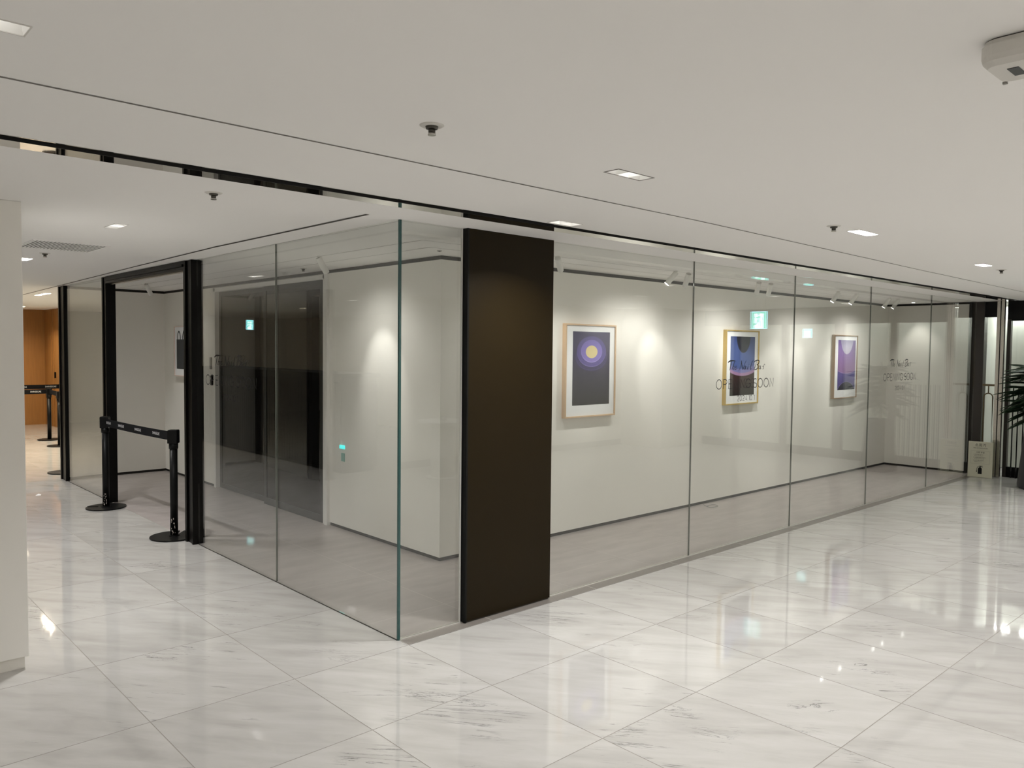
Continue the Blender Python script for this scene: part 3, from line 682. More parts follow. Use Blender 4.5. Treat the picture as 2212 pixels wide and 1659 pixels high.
for k, d_ in enumerate(DL):
    x0, x1, y0, y1, n, ax, dep, pw, colr = d_
    cx, cy = (x0+x1)/2, (y0+y1)/2
    if k in DLNAMES and DLNAMES[k]: lb = DLNAMES[k]
    elif (round(cx, 2), round(cy, 2)) == (-1.06, 1.46) or abs(cy-1.455) < 1e-3 and cx > -2: lb = 'three-cell recessed downlight beside the slatted ceiling vent'
    elif abs(cy-4.057) < 1e-3 and cx > -2: lb = 'bright recessed downlight beyond the slatted ceiling vent'
    elif abs(cy-9.285) < 1e-3: lb = 'long bright recessed light in the ceiling left of the far black post'
    elif abs(cy-11.26) < 1e-3: lb = 'long bright recessed light above the orange wood wall, beside the white pillar'
    elif abs(cy-13.9) < 1e-3: lb = 'small bright recessed light nearest the orange wood wall'
    else: lb = far_label(cx, cy)
    e = empty('recessed_downlight', (cx, cy, H)); tag(e, lb, 'ceiling light', 'recessed ceiling downlights')
    hx, hy = (x1-x0)/2, (y1-y0)/2
    # housing with sloping reflector cells
    mb = MB()
    for c in range(n):
        if ax == 'x': a0, a1, b0, b1 = -hx+2*hx*c/n, -hx+2*hx*(c+1)/n, -hy, hy
        else: a0, a1, b0, b1 = -hx, hx, -hy+2*hy*c/n, -hy+2*hy*(c+1)/n
        ix, iy = (a1-a0)*0.16, (b1-b0)*0.16
        bot = [(a0, b0), (a1, b0), (a1, b1), (a0, b1)]; top = [(a0+ix, b0+iy), (a1-ix, b0+iy), (a1-ix, b1-iy), (a0+ix, b1-iy)]
        vb = [mb.bm.verts.new((*p_, 0)) for p_ in bot]; vt = [mb.bm.verts.new((*p_, dep)) for p_ in top]
        for q in range(4): mb.bm.faces.new([vb[q], vb[(q+1) % 4], vt[(q+1) % 4], vt[q]])
    mb.build('reflector', M['reflector'], e)
    mb = MB(); g = 0.004
    mb.box(-hx-g, hx+g, -hy-g, -hy, -0.002, 0.001).box(-hx-g, hx+g, hy, hy+g, -0.002, 0.001).box(-hx-g, -hx, -hy, hy, -0.002, 0.001).box(hx, hx+g, -hy, hy, -0.002, 0.001)
    mb.box(-hx-g, hx+g, -hy-g, hy+g, dep+0.004, dep+0.01)
    mb.build('rim', M['slotline'] if k == 0 else M['whiteplastic'], e)
    if k in (0, 3, 4, 7) or lb.startswith('three-cell recessed downlight beside'):   # low-glare optics: lamp at the mouth, tight cut-off, pale cells above it
        lamp('cell_fill_lamp', 'AREA', (0, 0, dep), 0.13, colr, e, shape='RECTANGLE', size=2*hx*0.6, size_y=2*hy*0.6)  # faint extra lamp added to brighten the reflector cells
        fr_ = 0.34 if k == 4 or lb.startswith('three-cell recessed downlight beside') else 0.23
        lamp('downlight_lamp', 'AREA', (0, 0, -0.0006), pw*fr_, colr, e, shape='RECTANGLE', size=2*hx*0.9, size_y=2*hy*0.9, spread=math.radians(132))
    else:
        lamp('downlight_lamp', 'AREA', (0, 0, dep), pw, colr, e, shape='RECTANGLE', size=2*hx*0.9, size_y=2*hy*0.9, spread=PI*0.94)

# ------------------------------------------------------------------ sprinklers, vent, detectors
def sprinkler(x, y, label, s=1.0):
    e = empty('sprinkler_head', (x, y, H)); tag(e, label, 'sprinkler', 'ceiling sprinklers')
    MB().lathe([(0.0, -0.0045), (0.034*s, -0.0045), (0.040*s, -0.001), (0.040*s, 0)]).build('cover_plate', M['whiteplastic'], e)
    MB().lathe([(0.021*s, -0.0045), (0.019*s, -0.012), (0.0, -0.012)]).cyl((0, 0, -0.024), (0, 0, -0.010), 0.0115).build('body', M['darkmetal'], e)
    MB().cyl((0, 0, -0.032), (0, 0, -0.024), 0.0135, 0.012).build('deflector', M['chrome'], e)
sprinkler(-1.010, -1.640, 'sprinkler head on the near corridor ceiling, left of the three-cell downlight')
sprinkler(1.860, -1.622, 'sprinkler head on the right ceiling beside the bright downlight')
sprinkler(5.125, -1.556, 'tiny sprinkler head far right on the ceiling')
sprinkler(-1.060, -0.005, 'sprinkler head on the left ceiling below the polished trim')
sprinkler(-1.020, 3.409, 'small sprinkler head beside the slatted ceiling vent')
sprinkler(0.969, 2.945, 'faint sprinkler head inside the shop above the dark door', 0.8)
e = empty('ceiling_sensor', (1.023, 0.971, H)); tag(e, 'tiny round grey sensor in the shop ceiling corner', 'sensor')
MB().cyl((0, 0, -0.004), (0, 0, 0), 0.018).build('disc', M['grey'], e)
MB().cyl((0, 0, -0.007), (0, 0, -0.004), 0.009).build('eye', M['slot'], e)
# slatted air vent
e = empty('ceiling_vent', (-1.035, 2.795, H)); tag(e, 'white slatted rectangular air vent in the left ceiling', 'air vent')
VX, VY = 0.245, 0.265
mb = MB()
mb.box(-VX, VX, -VY, -VY+0.012, -0.006, 0).box(-VX, VX, VY-0.012, VY, -0.003, 0).box(-VX, -VX+0.012, -VY+0.012, VY-0.012, -0.003, 0).box(VX-0.012, VX, -VY+0.012, VY-0.012, -0.003, 0)
mb.build('vent_frame', M['ceiling'], e)
MB().box(-VX+0.012, VX-0.012, -VY+0.012, VY-0.012, -0.0012, -0.0002).build('slat_gap_shade', M['slot'], e)  # dark sheet painting the shade between the slats
mb = MB()
for k in range(21):
    x = -VX+0.018+k*(2*VX-0.036)/20
    mb.box(x-0.0055, x+0.0055, -VY+0.012, VY-0.012, -0.006, -0.0030)
mb.build('slats', M['ceiling'], e)
# white ceiling unit with a dark window, cut by the right edge
e = empty('ceiling_unit', (-0.445, -3.30, H)); tag(e, 'white rounded ceiling mounted unit with a dark window', 'ceiling unit')
def rrect(mb, hx, hy, rad, z0, z1, ins=0.0, seg=8):
    rings = []
    for z, i_ in ((z0, ins), (z0+(z1-z0)*0.25, ins*0.25), (z0+(z1-z0)*0.5, 0), (z1, 0)):
        ring = []
        for (sx_, sy_, a0) in ((1, 1, 0), (-1, 1, 90), (-1, -1, 180), (1, -1, 270)):
            for k in range(seg+1):
                a = math.radians(a0+90*k/seg); ring.append(mb.bm.verts.new((sx_*(hx-rad)+(rad-i_)*math.cos(a), sy_*(hy-rad)+(rad-i_)*math.sin(a), z)))
        rings.append(ring)
    n = len(rings[0])
    for A, B in zip(rings, rings[1:]):
        for k in range(n): mb.bm.faces.new([A[k], A[(k+1) % n], B[(k+1) % n], B[k]])
    mb.bm.faces.new(rings[0]); mb.bm.faces.new(rings[-1])
mb = MB(); rrect(mb, 0.085, 0.215, 0.040, -0.062, -0.014, 0.014); mb.build('housing', M['whiteplastic'], e)
mb = MB(); rrect(mb, 0.079, 0.209, 0.036, -0.014, -0.003, 0.0); mb.build('back_plate', M['whiteplastic'], e)
mb = MB(); rrect(mb, 0.076, 0.206, 0.034, -0.003, 0.0, 0.0); mb.build('gasket', M['slot'], e)
MB().box(-0.032, 0.030, 0.143, 0.166, -0.0635, -0.060).build('window', M['doorframe'], e)
MB().box(0.074, 0.082, 0.195, 0.205, -0.064, -0.058).build('latch', M['grey'], e)
MB().cyl((0.12, 0.235, -0.003), (0.12, 0.15, -0.003), 0.0018, seg=8).build('cable', M['grey'], e)

# ------------------------------------------------------------------ white pillar at the left edge
e = empty('white_pillar', (-2.4, 1.60, 0)); tag(e, 'white painted square pillar at the left edge with a recessed foot', 'pillar')
MB().box(-0.74, 0.738, -0.665, 0.67, 0.062, H-0.0005, bev=0.003).build('shaft', M['wall'], e)
MB().box(-0.72, 0.722, -0.650, 0.66, 0.0005, 0.062).build('foot', M['wall2'], e)

# ------------------------------------------------------------------ retractable belt stanchions
M['beltprint2'] = M['beltprint']
def text_mesh(s, size, align='CENTER', extrude=0.0, font_scale_x=1.0):
    c = bpy.data.curves.new('text', 'FONT'); c.body = s; c.size = size; c.align_x = align; c.align_y = 'CENTER'; c.extrude = extrude; c.resolution_u = 2
    o = bpy.data.objects.new('text', c); COL.objects.link(o)
    dg = bpy.context.evaluated_depsgraph_get(); dg.update()
    me = bpy.data.meshes.new_from_object(o.evaluated_get(dg)); bpy.data.objects.remove(o)
    if font_scale_x != 1.0: me.transform(Matrix.Scale(font_scale_x, 4, (1, 0, 0)))
    return me
def text_obj(name, s, size, m, parent, loc, rot=(PI/2, 0, 0), align='CENTER', sx_=1.0):
    me = text_mesh(s, size, align, 0, sx_); me.materials.clear(); me.materials.append(m)
    o = bpy.data.objects.new(name, me); COL.objects.link(o); o.parent = parent; o.location = loc; o.rotation_euler = rot
    return o
def stanchion(x, y, label, top=0.945, notch=0.0, scuff=True, group='black belt stanchions', R_=0.19):
    e = empty('belt_stanchion', (x, y, 0), notch); tag(e, label, 'stanchion', group)
    # base disc with a cut slot at the rim
    mb = MB(); seg = 64; zs = (0.0022, 0.012)
    ang = [2*PI*k/seg for k in range(seg+1)]
    poly = [(R_*math.cos(a), R_*math.sin(a)) for a in [PI*0.03+(2*PI-PI*0.06)*k/seg for k in range(seg+1)]] + [(0.075, -0.014), (0.075, 0.014)]
    mb.prism(poly, lambda a, b_, s: (a, b_, zs[s])); mb.build('base', M['black'], e)
    MB().cyl((0, 0, 0.012), (0, 0, 0.018), 0.045, 0.040).cyl((0, 0, 0.018), (0, 0, top-0.15), 0.0325, seg=28).build('pole', M['black'], e)
    mb = MB(); mb.box(-0.041, 0.041, -0.041, 0.041, top-0.118, top-0.004, bev=0.006).cyl((0, 0, top-0.165), (0, 0, top-0.116), 0.0385, seg=28).box(-0.036, 0.036, -0.036, 0.036, top-0.005, top, bev=0.001)
    mb.build('belt_cassette', M['black'], e)
    if scuff:
        mb = MB(); rr = random.Random(int(abs(y*100)))
        for k in range(16):
            a = math.radians(rr.uniform(205, 262)) - notch; z = 0.03+0.13*rr.random()**1.6; s = rr.uniform(0.002, 0.005); h = rr.uniform(0.006, 0.022)
            rc = 0.0328
            mb.quad([(rc*math.cos(a), rc*math.sin(a), z), (rc*math.cos(a+s/rc), rc*math.sin(a+s/rc), z+h*0.2), (rc*math.cos(a+s/rc*0.7), rc*math.sin(a+s/rc*0.7), z+h), (rc*math.cos(a-0.05), rc*math.sin(a-0.05), z+h*0.7)])
        mb.build('scuffs', M['scuff'], e)
    return e
def belt(e, p0, p1, z0, z1, hgt=0.078, n=3, offs=None, side=-1, sag=0.006, sz=0.036):
    """belt from world p0 to p1, parented to the stanchion e it is reeled from"""
    o = Vector(e.location); rz = e.rotation_euler.z
    inv = Matrix.Rotation(-rz, 4, 'Z') @ Matrix.Translation(-o)
    P0, P1 = Vector((*p0, z0)), Vector((*p1, z1)); d_ = (P1-P0); L_ = d_.length; n_ = Vector((-d_.y, d_.x, 0)).normalized()*0.0012
    mb = MB(); N_ = 24; rows = []
    for k in range(N_+1):
        t_ = k/N_; c = P0+d_*t_-Vector((0, 0, sag*4*t_*(1-t_)))
        rows.append([mb.bm.verts.new(inv @ (c+s*n_+Vector((0, 0, h)))) for s, h in ((1, -hgt/2), (1, hgt/2), (-1, hgt/2), (-1, -hgt/2))])
    for A, B in zip(rows, rows[1:]):
        for k in range(4): mb.bm.faces.new([A[k], A[(k+1) % 4], B[(k+1) % 4], B[k]])
    mb.bm.faces.new(rows[0]); mb.bm.faces.new(rows[-1])
    b_ = mb.build('belt', M['belt'], e)
    ang = math.atan2(d_.y, d_.x)
    if side > 0: ang += PI
    nn = n_.normalized()*(0.0018)*(-1 if side < 0 else 1)
    for t_ in (offs or [(k+0.5)/n for k in range(n)]):
        c = P0+d_*t_-Vector((0, 0, sag*4*t_*(1-t_)))+nn
        c = inv @ c
        tx = text_obj('belt_print', 'SHINSEGAE', sz, M['beltprint'], b_, c, (PI/2, 0, ang-rz), sx_=0.9)
        sl = math.atan2(d_.z, math.hypot(d_.x, d_.y))
        tx.rotation_euler = (PI/2, -sl if side < 0 else sl, ang-rz)
    return b_
sA = stanchion(-0.134, 5.080, 'black belt stanchion before the far doorway post, end of the belt', 0.945, 2.55)
sB = stanchion(-0.065, 3.345, 'black belt stanchion before the near doorway post', 0.945, 0.9, R_=0.20)
belt(sB, (-0.075, 3.385), (-0.134, 5.040), 0.888, 0.885, offs=[0.20, 0.47, 0.74, 0.965], side=1)
s1 = stanchion(0.887, 12.03, 'distant belt stanchion with pole standing before the orange wood wall', 0.905, scuff=False)
belt(s1, (0.85, 12.03), (-0.9, 11.6), 0.855, 0.885, n=5, side=1, sz=0.04)
s2 = stanchion(0.80, 10.95, 'distant belt stanchion mostly hidden behind the far black post', 0.905, scuff=False)
belt(s2, (0.80, 10.99), (0.887, 11.99), 0.86, 0.86, n=1, side=-1)
s3 = stanchion(0.13, 7.86, 'belt stanchion whose base just shows left of the far black post', 0.905, scuff=False)
s4 = stanchion(0.36, 12.95, 'distant belt stanchion whose base shows beside the white pillar', 0.905, scuff=False)
belt(s4, (0.40, 12.95), (1.35, 12.9), 0.90, 0.90, n=2, side=-1, sz=0.04)

# ------------------------------------------------------------------ wood wall and warm lobby beyond
mb = MB(); mb.box(0.55, 1.52, 15.20, 15.30, 0, H); struct(mb, 'wall_wood', M['woodorange'])
e = empty('wood_return_wall'); e['kind'] = 'structure'; e.name = 'wall_wood_return'
MB().box(1.52, 1.62, 13.6, 15.30, 0, H-0.001).build('wood_panel', M['woodorange'], e)
mb = MB(); mb.box(1.500, 1.522, 14.60, 14.64, 0.0, H-0.002).box(1.500, 1.522, 14.42, 14.45, 0.0, H-0.002).build('wood_post', M['woodorange'], e)
MB().box(1.49, 1.52, 14.30, 14.32, 1.0, 1.12).build('door_handle', M['black'], e)
mb = MB(); mb.box(1.62, 11.3, 13.6, 13.7, 0, H); struct(mb, 'wall_lobby', M['wall2'])
mb = MB(); mb.box(-7.0, 0.55, 15.2, 15.3, 0, H); struct(mb, 'wall_lobby_left', M['wall2'])
# left and rear boundary of the corridor, seen only in reflections
mb = MB(); mb.box(-7.1, -7.0, -5.4, 15.3, 0, H); struct(mb, 'wall_passage', M['wall2'])
ob = MB(); ob.box(-7.0, 8.45, -5.45, -5.33, 0.10, 2.22).box(-7.0, 8.45, -5.45, -5.28, 2.22, H); struct(ob, 'wall_opposite', M['wall2'])
mb = MB(); mb.box(-7.0, 8.45, -5.45, -5.325, 0, 0.10); struct(mb, 'baseboard_opposite', M['stripstone'])
mb = MB(); mb.box(8.45, 8.57, -5.4, -4.45, 0, H); mb.box(8.57, 11.3, -4.57, -4.45, 0, H); struct(mb, 'wall_opposite_return', M['wall2'])
e = empty('wall_sign', (4.55, -5.325, 1.755)); tag(e, 'grey wall sign ending in PIX, reflected mirrored in the corner glass', 'sign')
text_obj('sign_letters', 'PIX', 0.10, M['grey'], e, (0, 0.003, 0), (PI/2, 0, PI), sx_=1.15)
# round table with a small card holder, seen reflected
e = empty('round_table', (3.74, -4.42, 0)); tag(e, 'round white pedestal table reflected in the glass beside the pillar', 'table')
MB().lathe([(0, 0.745), (0.33, 0.745), (0.335, 0.735), (0.33, 0.72), (0, 0.72)]).build('tabletop', M['whitetable'], e)
MB().cyl((0, 0, 0.02), (0, 0, 0.72), 0.16, 0.15, seg=32).build('pedestal', M['whitetable'], e)
MB().lathe([(0, 0), (0.22, 0), (0.22, 0.015), (0.17, 0.022), (0, 0.022)]).build('foot', M['whitetable'], e)
e = empty('card_holder', (3.74, -4.42, 0.745)); tag(e, 'small card holder standing on the reflected round table', 'card holder')
mb = MB(); mb.box(-0.045, -0.037, -0.01, 0.01, 0.0, 0.05).box(0.037, 0.045, -0.01, 0.01, 0, 0.05).box(-0.045, 0.045, -0.01, 0.01, 0.05, 0.058).box(-0.045, 0.045, -0.01, 0.01, 0, 0.008).build('frame', M['grey'], e)
MB().box(-0.037, 0.037, -0.003, 0.003, 0.008, 0.05).build('card', M['mount'], e)

# dark slatted counter and steel column seen in the dark door's reflection
e = empty('slatted_counter', (-3.1, 7.6, 0)); tag(e, 'long dark timber slatted counter reflected in the dark glass door', 'counter')
MB().box(-0.30, 0.26, -2.15, 2.6, 0.06, 1.28).build('body', M['counter'], e)
mb = MB()
for k in range(60):
    y = -2.13+k*0.0795
    mb.box(0.26, 0.285, y, y+0.045, 0.06, 1.22)
mb.build('slats', M['counter'], e)
MB().box(-0.33, 0.30, -2.18, 2.62, 1.28, 1.33, bev=0.005).build('worktop', M['counter'], e)
MB().box(-0.28, 0.22, -2.12, 2.58, 0, 0.06).build('plinth', M['black'], e)
e = empty('steel_column', (-2.5, 5.15, 0)); tag(e, 'slim round steel column at the near end of the slatted counter', 'column')
MB().cyl((0, 0, 0.02), (0, 0, H-0.001), 0.05, seg=32).build('shaft', M['steel'], e)
MB().cyl((0, 0, 0), (0, 0, 0.02), 0.065, seg=32).build('foot', M['steel'], e)

# ------------------------------------------------------------------ emergency exit signs (real ones, seen mirrored)
M['exitgreen'] = mat('exit_green_lit', (0.1, 0.5, 0.4), 0.4, emit=(0.10, 0.60, 0.42), estr=3.6)
M['exitwhite'] = mat('exit_white_lit', (0.8, 0.9, 1.0), 0.4, emit=(0.72, 0.88, 1.0), estr=5.5)
M['exitrim'] = mat('exit_edge_lit', (0.3, 0.7, 0.8), 0.4, emit=(0.30, 0.75, 0.90), estr=6.0)
def exit_sign(loc, rz, w_, h_, label, hang=True, k=1.0):
    e = empty('exit_sign', loc, rz); tag(e, label, 'exit sign', 'lit running man exit signs')
    MB().box(-w_/2, w_/2, 0.002, 0.03, -h_/2, h_/2, bev=0.003).build('case', M['whiteplastic'], e)
    MB().box(-w_/2+0.003, w_/2-0.003, 0.0, 0.0025, -h_/2+0.003, h_/2-0.003).build('edge_light', M['exitrim'], e)
    MB().box(-w_/2+0.012, w_/2-0.012, -0.001, 0.0, -h_/2+0.012, h_/2-0.012).build('green_field', M['exitgreen'], e)
    dw = w_*0.27
    MB().prism([(-dw, -h_/2+0.012), (dw, -h_/2+0.012), (dw, h_/2-0.03), (-dw, h_/2-0.03)], lambda a, b_, s: (a, -0.001-0.001*s, b_)).build('door_symbol', M['exitwhite'], e)
    mb = MB(); S_ = h_/0.24
    def limb(pts, w0):
        for (a, b_), (c, d_) in zip(pts, pts[1:]):
            L_ = math.hypot(c-a, d_-b_); nx, nz = -(d_-b_)/L_*w0/2, (c-a)/L_*w0/2
            mb.quad([((a+nx)*S_, -0.0032, (b_+nz)*S_), ((c+nx)*S_, -0.0032, (d_+nz)*S_), ((c-nx)*S_, -0.0032, (d_-nz)*S_), ((a-nx)*S_, -0.0032, (b_-nz)*S_)])
    mb.quad([((0.008+0.015*math.cos(2*PI*q/14))*S_, -0.0032, (0.078+0.015*math.sin(2*PI*q/14))*S_) for q in range(14)])
    limb([(-0.004, 0.060), (0.012, 0.0)], 0.026); limb([(-0.006, 0.054), (-0.036, 0.034), (-0.048, 0.004)], 0.013); limb([(0.0, 0.054), (0.030, 0.030), (0.050, 0.040)], 0.013)
    limb([(0.010, 0.008), (-0.020, -0.032), (-0.016, -0.085)], 0.018); limb([(0.014, 0.008), (0.034, -0.045), (0.068, -0.060)], 0.018)
    mb.build('running_man', M['exitgreen'], e)
    if hang: MB().cyl((-w_*0.3, 0.015, h_/2), (-w_*0.3, 0.015, H-loc[2]), 0.004, seg=8).cyl((w_*0.3, 0.015, h_/2), (w_*0.3, 0.015, H-loc[2]), 0.004, seg=8).build('hanger', M['whiteplastic'], e)
    return e
exit_sign((7.10, -1.87, 2.10), -PI/2, 0.24, 0.24, 'square running man exit sign reflected beside the gold framed print')
exit_sign((9.585, -2.44, 1.98), -PI/2, 0.15, 0.15, 'small exit sign reflected to the left of the walnut framed print', hang=False)
exit_sign((-4.16, 11.1, 2.10), 0, 0.14, 0.19, 'exit sign reflected in the dark glass sliding door')

# ------------------------------------------------------------------ end wall of the corridor: frames, lit marble panels, steel column
X9 = 9.70
mb = MB(); mb.box(X9-0.02, X9+0.12, -0.085, 0.085, 0, H-0.001, bev=0.003); struct(mb, 'trim_11', M['darkbrown'])
mb = MB(); mb.box(XE-0.004, XE+0.014, 0.055, 0.086, 0.0, H-0.001); struct(mb, 'trim_12', M['gap'])
mb = MB(); mb.box(10.70, 10.80, -4.45, 0.085, 0, H); struct(mb, 'wall_end', M['marblewall'])
mb = MB(); mb.box(X9+0.12, 10.7, 0.02, 0.085, 0, H); struct(mb, 'wall_end_side', M['marblewall'])
mb = MB()  # dark headers and sills of the end glazing
mb.box(X9, X9+0.06, -0.27, -0.085, 2.185, H-0.001); mb.box(X9, X9+0.06, -4.45, -0.36, 2.13, H-0.001)
struct(mb, 'trim_13', M['black'])
mb = MB(); mb.box(X9, X9+0.06, -0.27, -0.085, 0, 0.145).box(X9, X9+0.06, -4.45, -0.36, 0, 0.14); struct(mb, 'trim_14', M['black'])
posts = [(-0.405, -0.36), (-1.19, -1.10), (-2.05, -1.90), (-2.95, -2.85), (-3.85, -3.75)]
mb = MB()
for a, b_ in posts: mb.box(X9-0.005, X9+0.07, a, b_, 0, 2.15)
struct(mb, 'trim_15', M['darkbrown'])
e = empty('window_10'); e['kind'] = 'structure'
MB().box(X9+0.025, X9+0.033, -0.268, -0.087, 0.145, 2.185).build('pane', M['glass'], e)
e = empty('window_11'); e['kind'] = 'structure'
for a, b_ in zip([q[0] for q in posts], [q[1] for q in posts[1:]] + [-4.45]): MB().box(X9+0.025, X9+0.033, b_, a, 0.14, 2.13).build('pane', M['glass'], e)
# light coves above the marble, the lamps that wash it from the top
WHERE = {-0.30: 'narrow glass door', -1.10: 'potted plant', -1.9: 'pane right of the potted plant', -2.85: 'pane next to the small exit sign', -3.75: 'pane nearest the opposite wall'}
for (ya, yb_) in ((-0.30, 0.0), (-1.10, -0.40), (-1.9, -1.2), (-2.85, -2.05), (-3.75, -2.95)):
    e = empty('cove_light', (10.60, (ya+yb_)/2, H-0.02)); tag(e, 'linear cove light washing the end marble, behind the %s' % WHERE[ya], 'ceiling light', 'cove lights behind the end glazing')
    MB().box(-0.03, 0.03, -(yb_-ya)/2+0.01, (yb_-ya)/2-0.01, 0.0, 0.018).build('channel', M['aluminium'], e)
    lamp('cove_lamp', 'AREA', (0, 0, -0.004), 9.0*(yb_-ya), C_COOL, e, shape='RECTANGLE', size=0.03, size_y=(yb_-ya)-0.04)
# polished steel twin column
e = empty('steel_post', (X9-0.10, -0.315, 0)); tag(e, 'tall twin steel post with a dark centre line beside the extinguisher notice', 'post')
MB().box(-0.03, 0.03, 0.008, 0.048, 0, H-0.001, bev=0.002).build('post_half', M['steel'], e)
MB().box(-0.03, 0.03, -0.042, -0.004, 0, H-0.001, bev=0.002).build('post_half', M['steel'], e)
MB().box(-0.012, 0.02, -0.004, 0.008, 0, H-0.001).build('dark_joint', M['gap'], e)
# brass arch pull handle on the narrow glass door
e = empty('arch_handle', (X9-0.02, -0.165, 0)); tag(e, 'aged brass arch shaped pull handle on the narrow glass door', 'door handle')
MB().box(-0.008, 0.008, -0.105, 0.075, 1.235, 1.262).build('cross_bar', M['brass'], e)
mb = MB(); R_ = 0.055
pts = [(0, -R_, 0.15), (0, -R_, 1.08)] + [(0, -R_*math.cos(PI*k/12), 1.08+R_*math.sin(PI*k/12)) for k in range(1, 12)] + [(0, R_, 1.08), (0, R_, 0.15)]
mb.tube(pts, 0.0085).cyl((0, 0, 1.13), (0, 0, 1.24), 0.008, seg=12).build('arch', M['brass'], e)
mb = MB()
# dark vertical rods in front of the lit panel
k = 0
for k, y in enumerate([-0.47, -0.53, -0.595, -0.66, -0.73, -0.80, -0.87, -0.94, -1.01]):
    e = empty('guard_rod', (X9-0.03, y, 0)) ; tag(e, 'thin dark vertical rod before the lit marble panel, %s from the steel post' % ORD[k], 'rod', 'guard rods before the end glazing')
    MB().cyl((0, 0, 0.142), (0, 0, 1.22), 0.008, seg=10).cyl((0, 0, 0.0), (0, 0, 0.142), 0.010, seg=10).build('rod', M['black'], e)

# fire extinguisher notice board
e = empty('extinguisher_notice', (9.36, -0.185, 0), 0.0); tag(e, 'cream fire extinguisher notice board standing on the floor by the end wall', 'notice board')
e.rotation_euler = (0, 0.03, -PI/2+0.05)
e.rotation_euler = (-0.02, 0, -PI/2+0.04)
MB().box(-0.148, 0.148, 0.0, 0.018, 0.001, 0.487, bev=0.004).build('board', M['signboard'], e)
text_obj('title', '소화기', 0.050, M['ink'], e, (0, -0.001, 0.437))
text_obj('subtitle', 'FIRE EXTINGUISHER', 0.0195, M['ink'], e, (0.0, -0.001, 0.398))
text_obj('heading', '사용 방법', 0.026, M['ink'], e, (0, -0.001, 0.340))
for q, (a, b_) in enumerate((('1. 안전핀을 뽑는다', 'Pull out the safety pin'), ('2. 노즐을 화재로 향한다', 'Aim the nozzle at the fire'), ('3. 손잡이를 움켜쥔다', 'Squeeze the handle'))):
    text_obj('instruction', a, 0.0155, M['ink'], e, (-0.085, -0.001, 0.310-0.040*q), align='LEFT')
    text_obj('instruction', b_, 0.0115, M['ink'], e, (-0.070, -0.001, 0.295-0.040*q), align='LEFT')
mb = MB()
for (a, b_, c, d_) in ((-0.115, 0.115, 0.362, 0.3635), (-0.115, 0.115, 0.186, 0.1875), (-0.115, -0.1135, 0.186, 0.3635), (0.1135, 0.115, 0.186, 0.3635)): mb.box(a, b_, -0.001, 0.0, c, d_)
mb.build('border', M['grey'], e)
mb = MB()
fn = lambda a, b_, s: (a, -0.0012+0.001*s, b_)
mb.prism([(-0.022, 0.048), (0.026, 0.048), (0.026, 0.120), (0.018, 0.135), (0.006, 0.142), (-0.006, 0.138), (-0.018, 0.128), (-0.022, 0.112)], fn)
mb.prism([(-0.003, 0.140), (0.009, 0.140), (0.010, 0.152), (-0.004, 0.152)], fn)
mb.prism([(-0.006, 0.152), (0.038, 0.156), (0.036, 0.160), (-0.006, 0.160)], fn)
mb.prism([(0.006, 0.152), (0.036, 0.140), (0.038, 0.144), (0.010, 0.156)], fn)
mb.prism([(-0.006, 0.150), (-0.006, 0.155), (-0.026, 0.146), (-0.037, 0.122), (-0.040, 0.09), (-0.036, 0.09), (-0.032, 0.122), (-0.022, 0.142)], fn)
mb.prism([(-0.042, 0.070), (-0.034, 0.070), (-0.034, 0.092), (-0.042, 0.092)], fn)
mb.build('extinguisher_symbol', M['ink'], e)

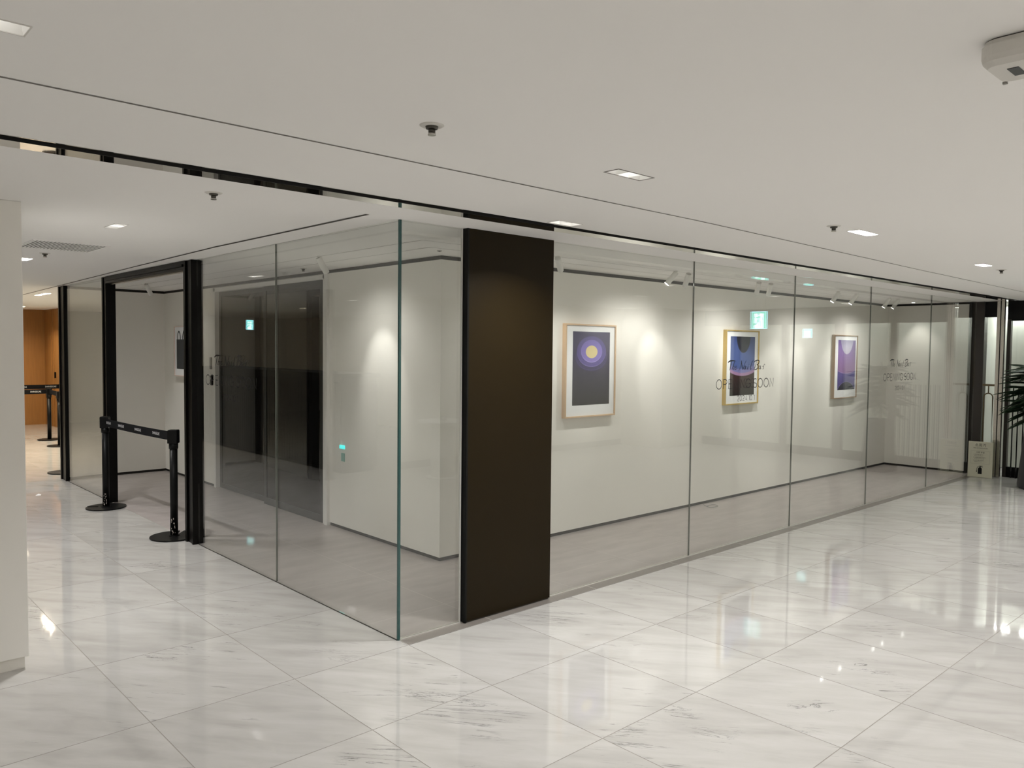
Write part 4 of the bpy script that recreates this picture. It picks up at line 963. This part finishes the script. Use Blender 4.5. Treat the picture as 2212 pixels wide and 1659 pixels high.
# ------------------------------------------------------------------ planter with a dark feathery plant
e = empty('planter', (8.92, -0.985, 0)); tag(e, 'tall charcoal tapered planter at the right edge', 'planter')
MB().lathe([(0, 0.001), (0.21, 0.001), (0.232, 0.02), (0.235, 0.05), (0.175, 0.74), (0.16, 0.74), (0.16, 0.70), (0, 0.70)], seg=48).build('pot', M['pot'], e)
MB().lathe([(0, 0.71), (0.158, 0.702)], seg=24).build('soil', M['soil'], e)
e = empty('potted_plant', (8.92, -0.985, 0.70)); tag(e, 'dark green feathery leaved plant growing in the charcoal planter', 'plant')
rn = random.Random(5)
mb = MB(); mb.tube([(0, 0, 0), (0.01, 0.01, 0.25), (-0.01, 0.0, 0.85)], [0.016, 0.013, 0.006], seg=8).build('trunk', M['stem'], e)
mbl = MB(); mbs = MB()
for k in range(120):
    az = rn.uniform(0, 2*PI); z0 = rn.uniform(0.22, 0.80); L_ = rn.uniform(0.38, 0.54)*(1.05-abs(z0-0.5)*0.6)
    rise = rn.uniform(-0.12, 0.22)
    pts = []
    for q in range(9):
        t_ = q/8; rr = L_*t_
        pts.append(Vector((rr*math.cos(az), rr*math.sin(az), z0+rise*t_-0.30*L_*t_*t_)))
    mbs.tube(pts, [0.0035*(1-0.7*q/8) for q in range(9)], seg=5)
    side = Vector((-math.sin(az), math.cos(az), 0))
    for q in range(2, 34):
        t_ = q/34; i_ = min(7, int(t_*8)); fr = t_*8-i_; c = pts[i_].lerp(pts[i_+1], fr); tang = (pts[i_+1]-pts[i_]).normalized()
        ll = 0.10*math.sin(PI*min(1, t_*0.9+0.15))+0.012
        for sgn in (-1, 1):
            dr = (side*sgn+tang*0.75+Vector((0, 0, -0.22))).normalized(); wv = tang*0.011+Vector((0, 0, 0.004))
            a = c; b_ = c+dr*ll*0.5+wv; c_ = c+dr*ll-Vector((0, 0, 0.006)); d_ = c+dr*ll*0.5-wv
            mbl.quad([a, b_, c_, d_])
mbs.build('branches', M['stem'], e); mbl.build('foliage', M['leaf'], e)

# loop of wire lying on the shop floor
e = empty('wire_loop', (4.80, 1.04, 0.001)); tag(e, 'small loop of grey wire lying on the shop floor below the lettering', 'wire')
mb = MB(); pts = [(0.075*math.cos(a)*1.0, 0.05*math.sin(a), 0.004+0.002*math.sin(3*a)) for a in [2*PI*k/30 for k in range(31)]]
mb.tube(pts, 0.0028, seg=6); mb.tube([(-0.06, 0.02, 0.004), (-0.08, 0.045, 0.012), (-0.075, 0.06, 0.02)], 0.003, seg=6); mb.build('wire', M['wire'], e)
# scrap of paper on the floor in front of the far post
e = empty('paper_scrap', (-0.5, 6.28, 0.0)); tag(e, 'tiny white paper scrap on the marble left of the doorway', 'paper scrap')
mb = MB(); mb.quad([(-0.03, -0.02, 0.001), (0.02, -0.03, 0.001), (0.035, 0.01, 0.006), (-0.01, 0.03, 0.002)]); mb.quad([(0.0, -0.01, 0.003), (0.02, 0.0, 0.012), (0.01, 0.025, 0.012), (-0.012, 0.012, 0.004)]); mb.build('paper', M['mount'], e)
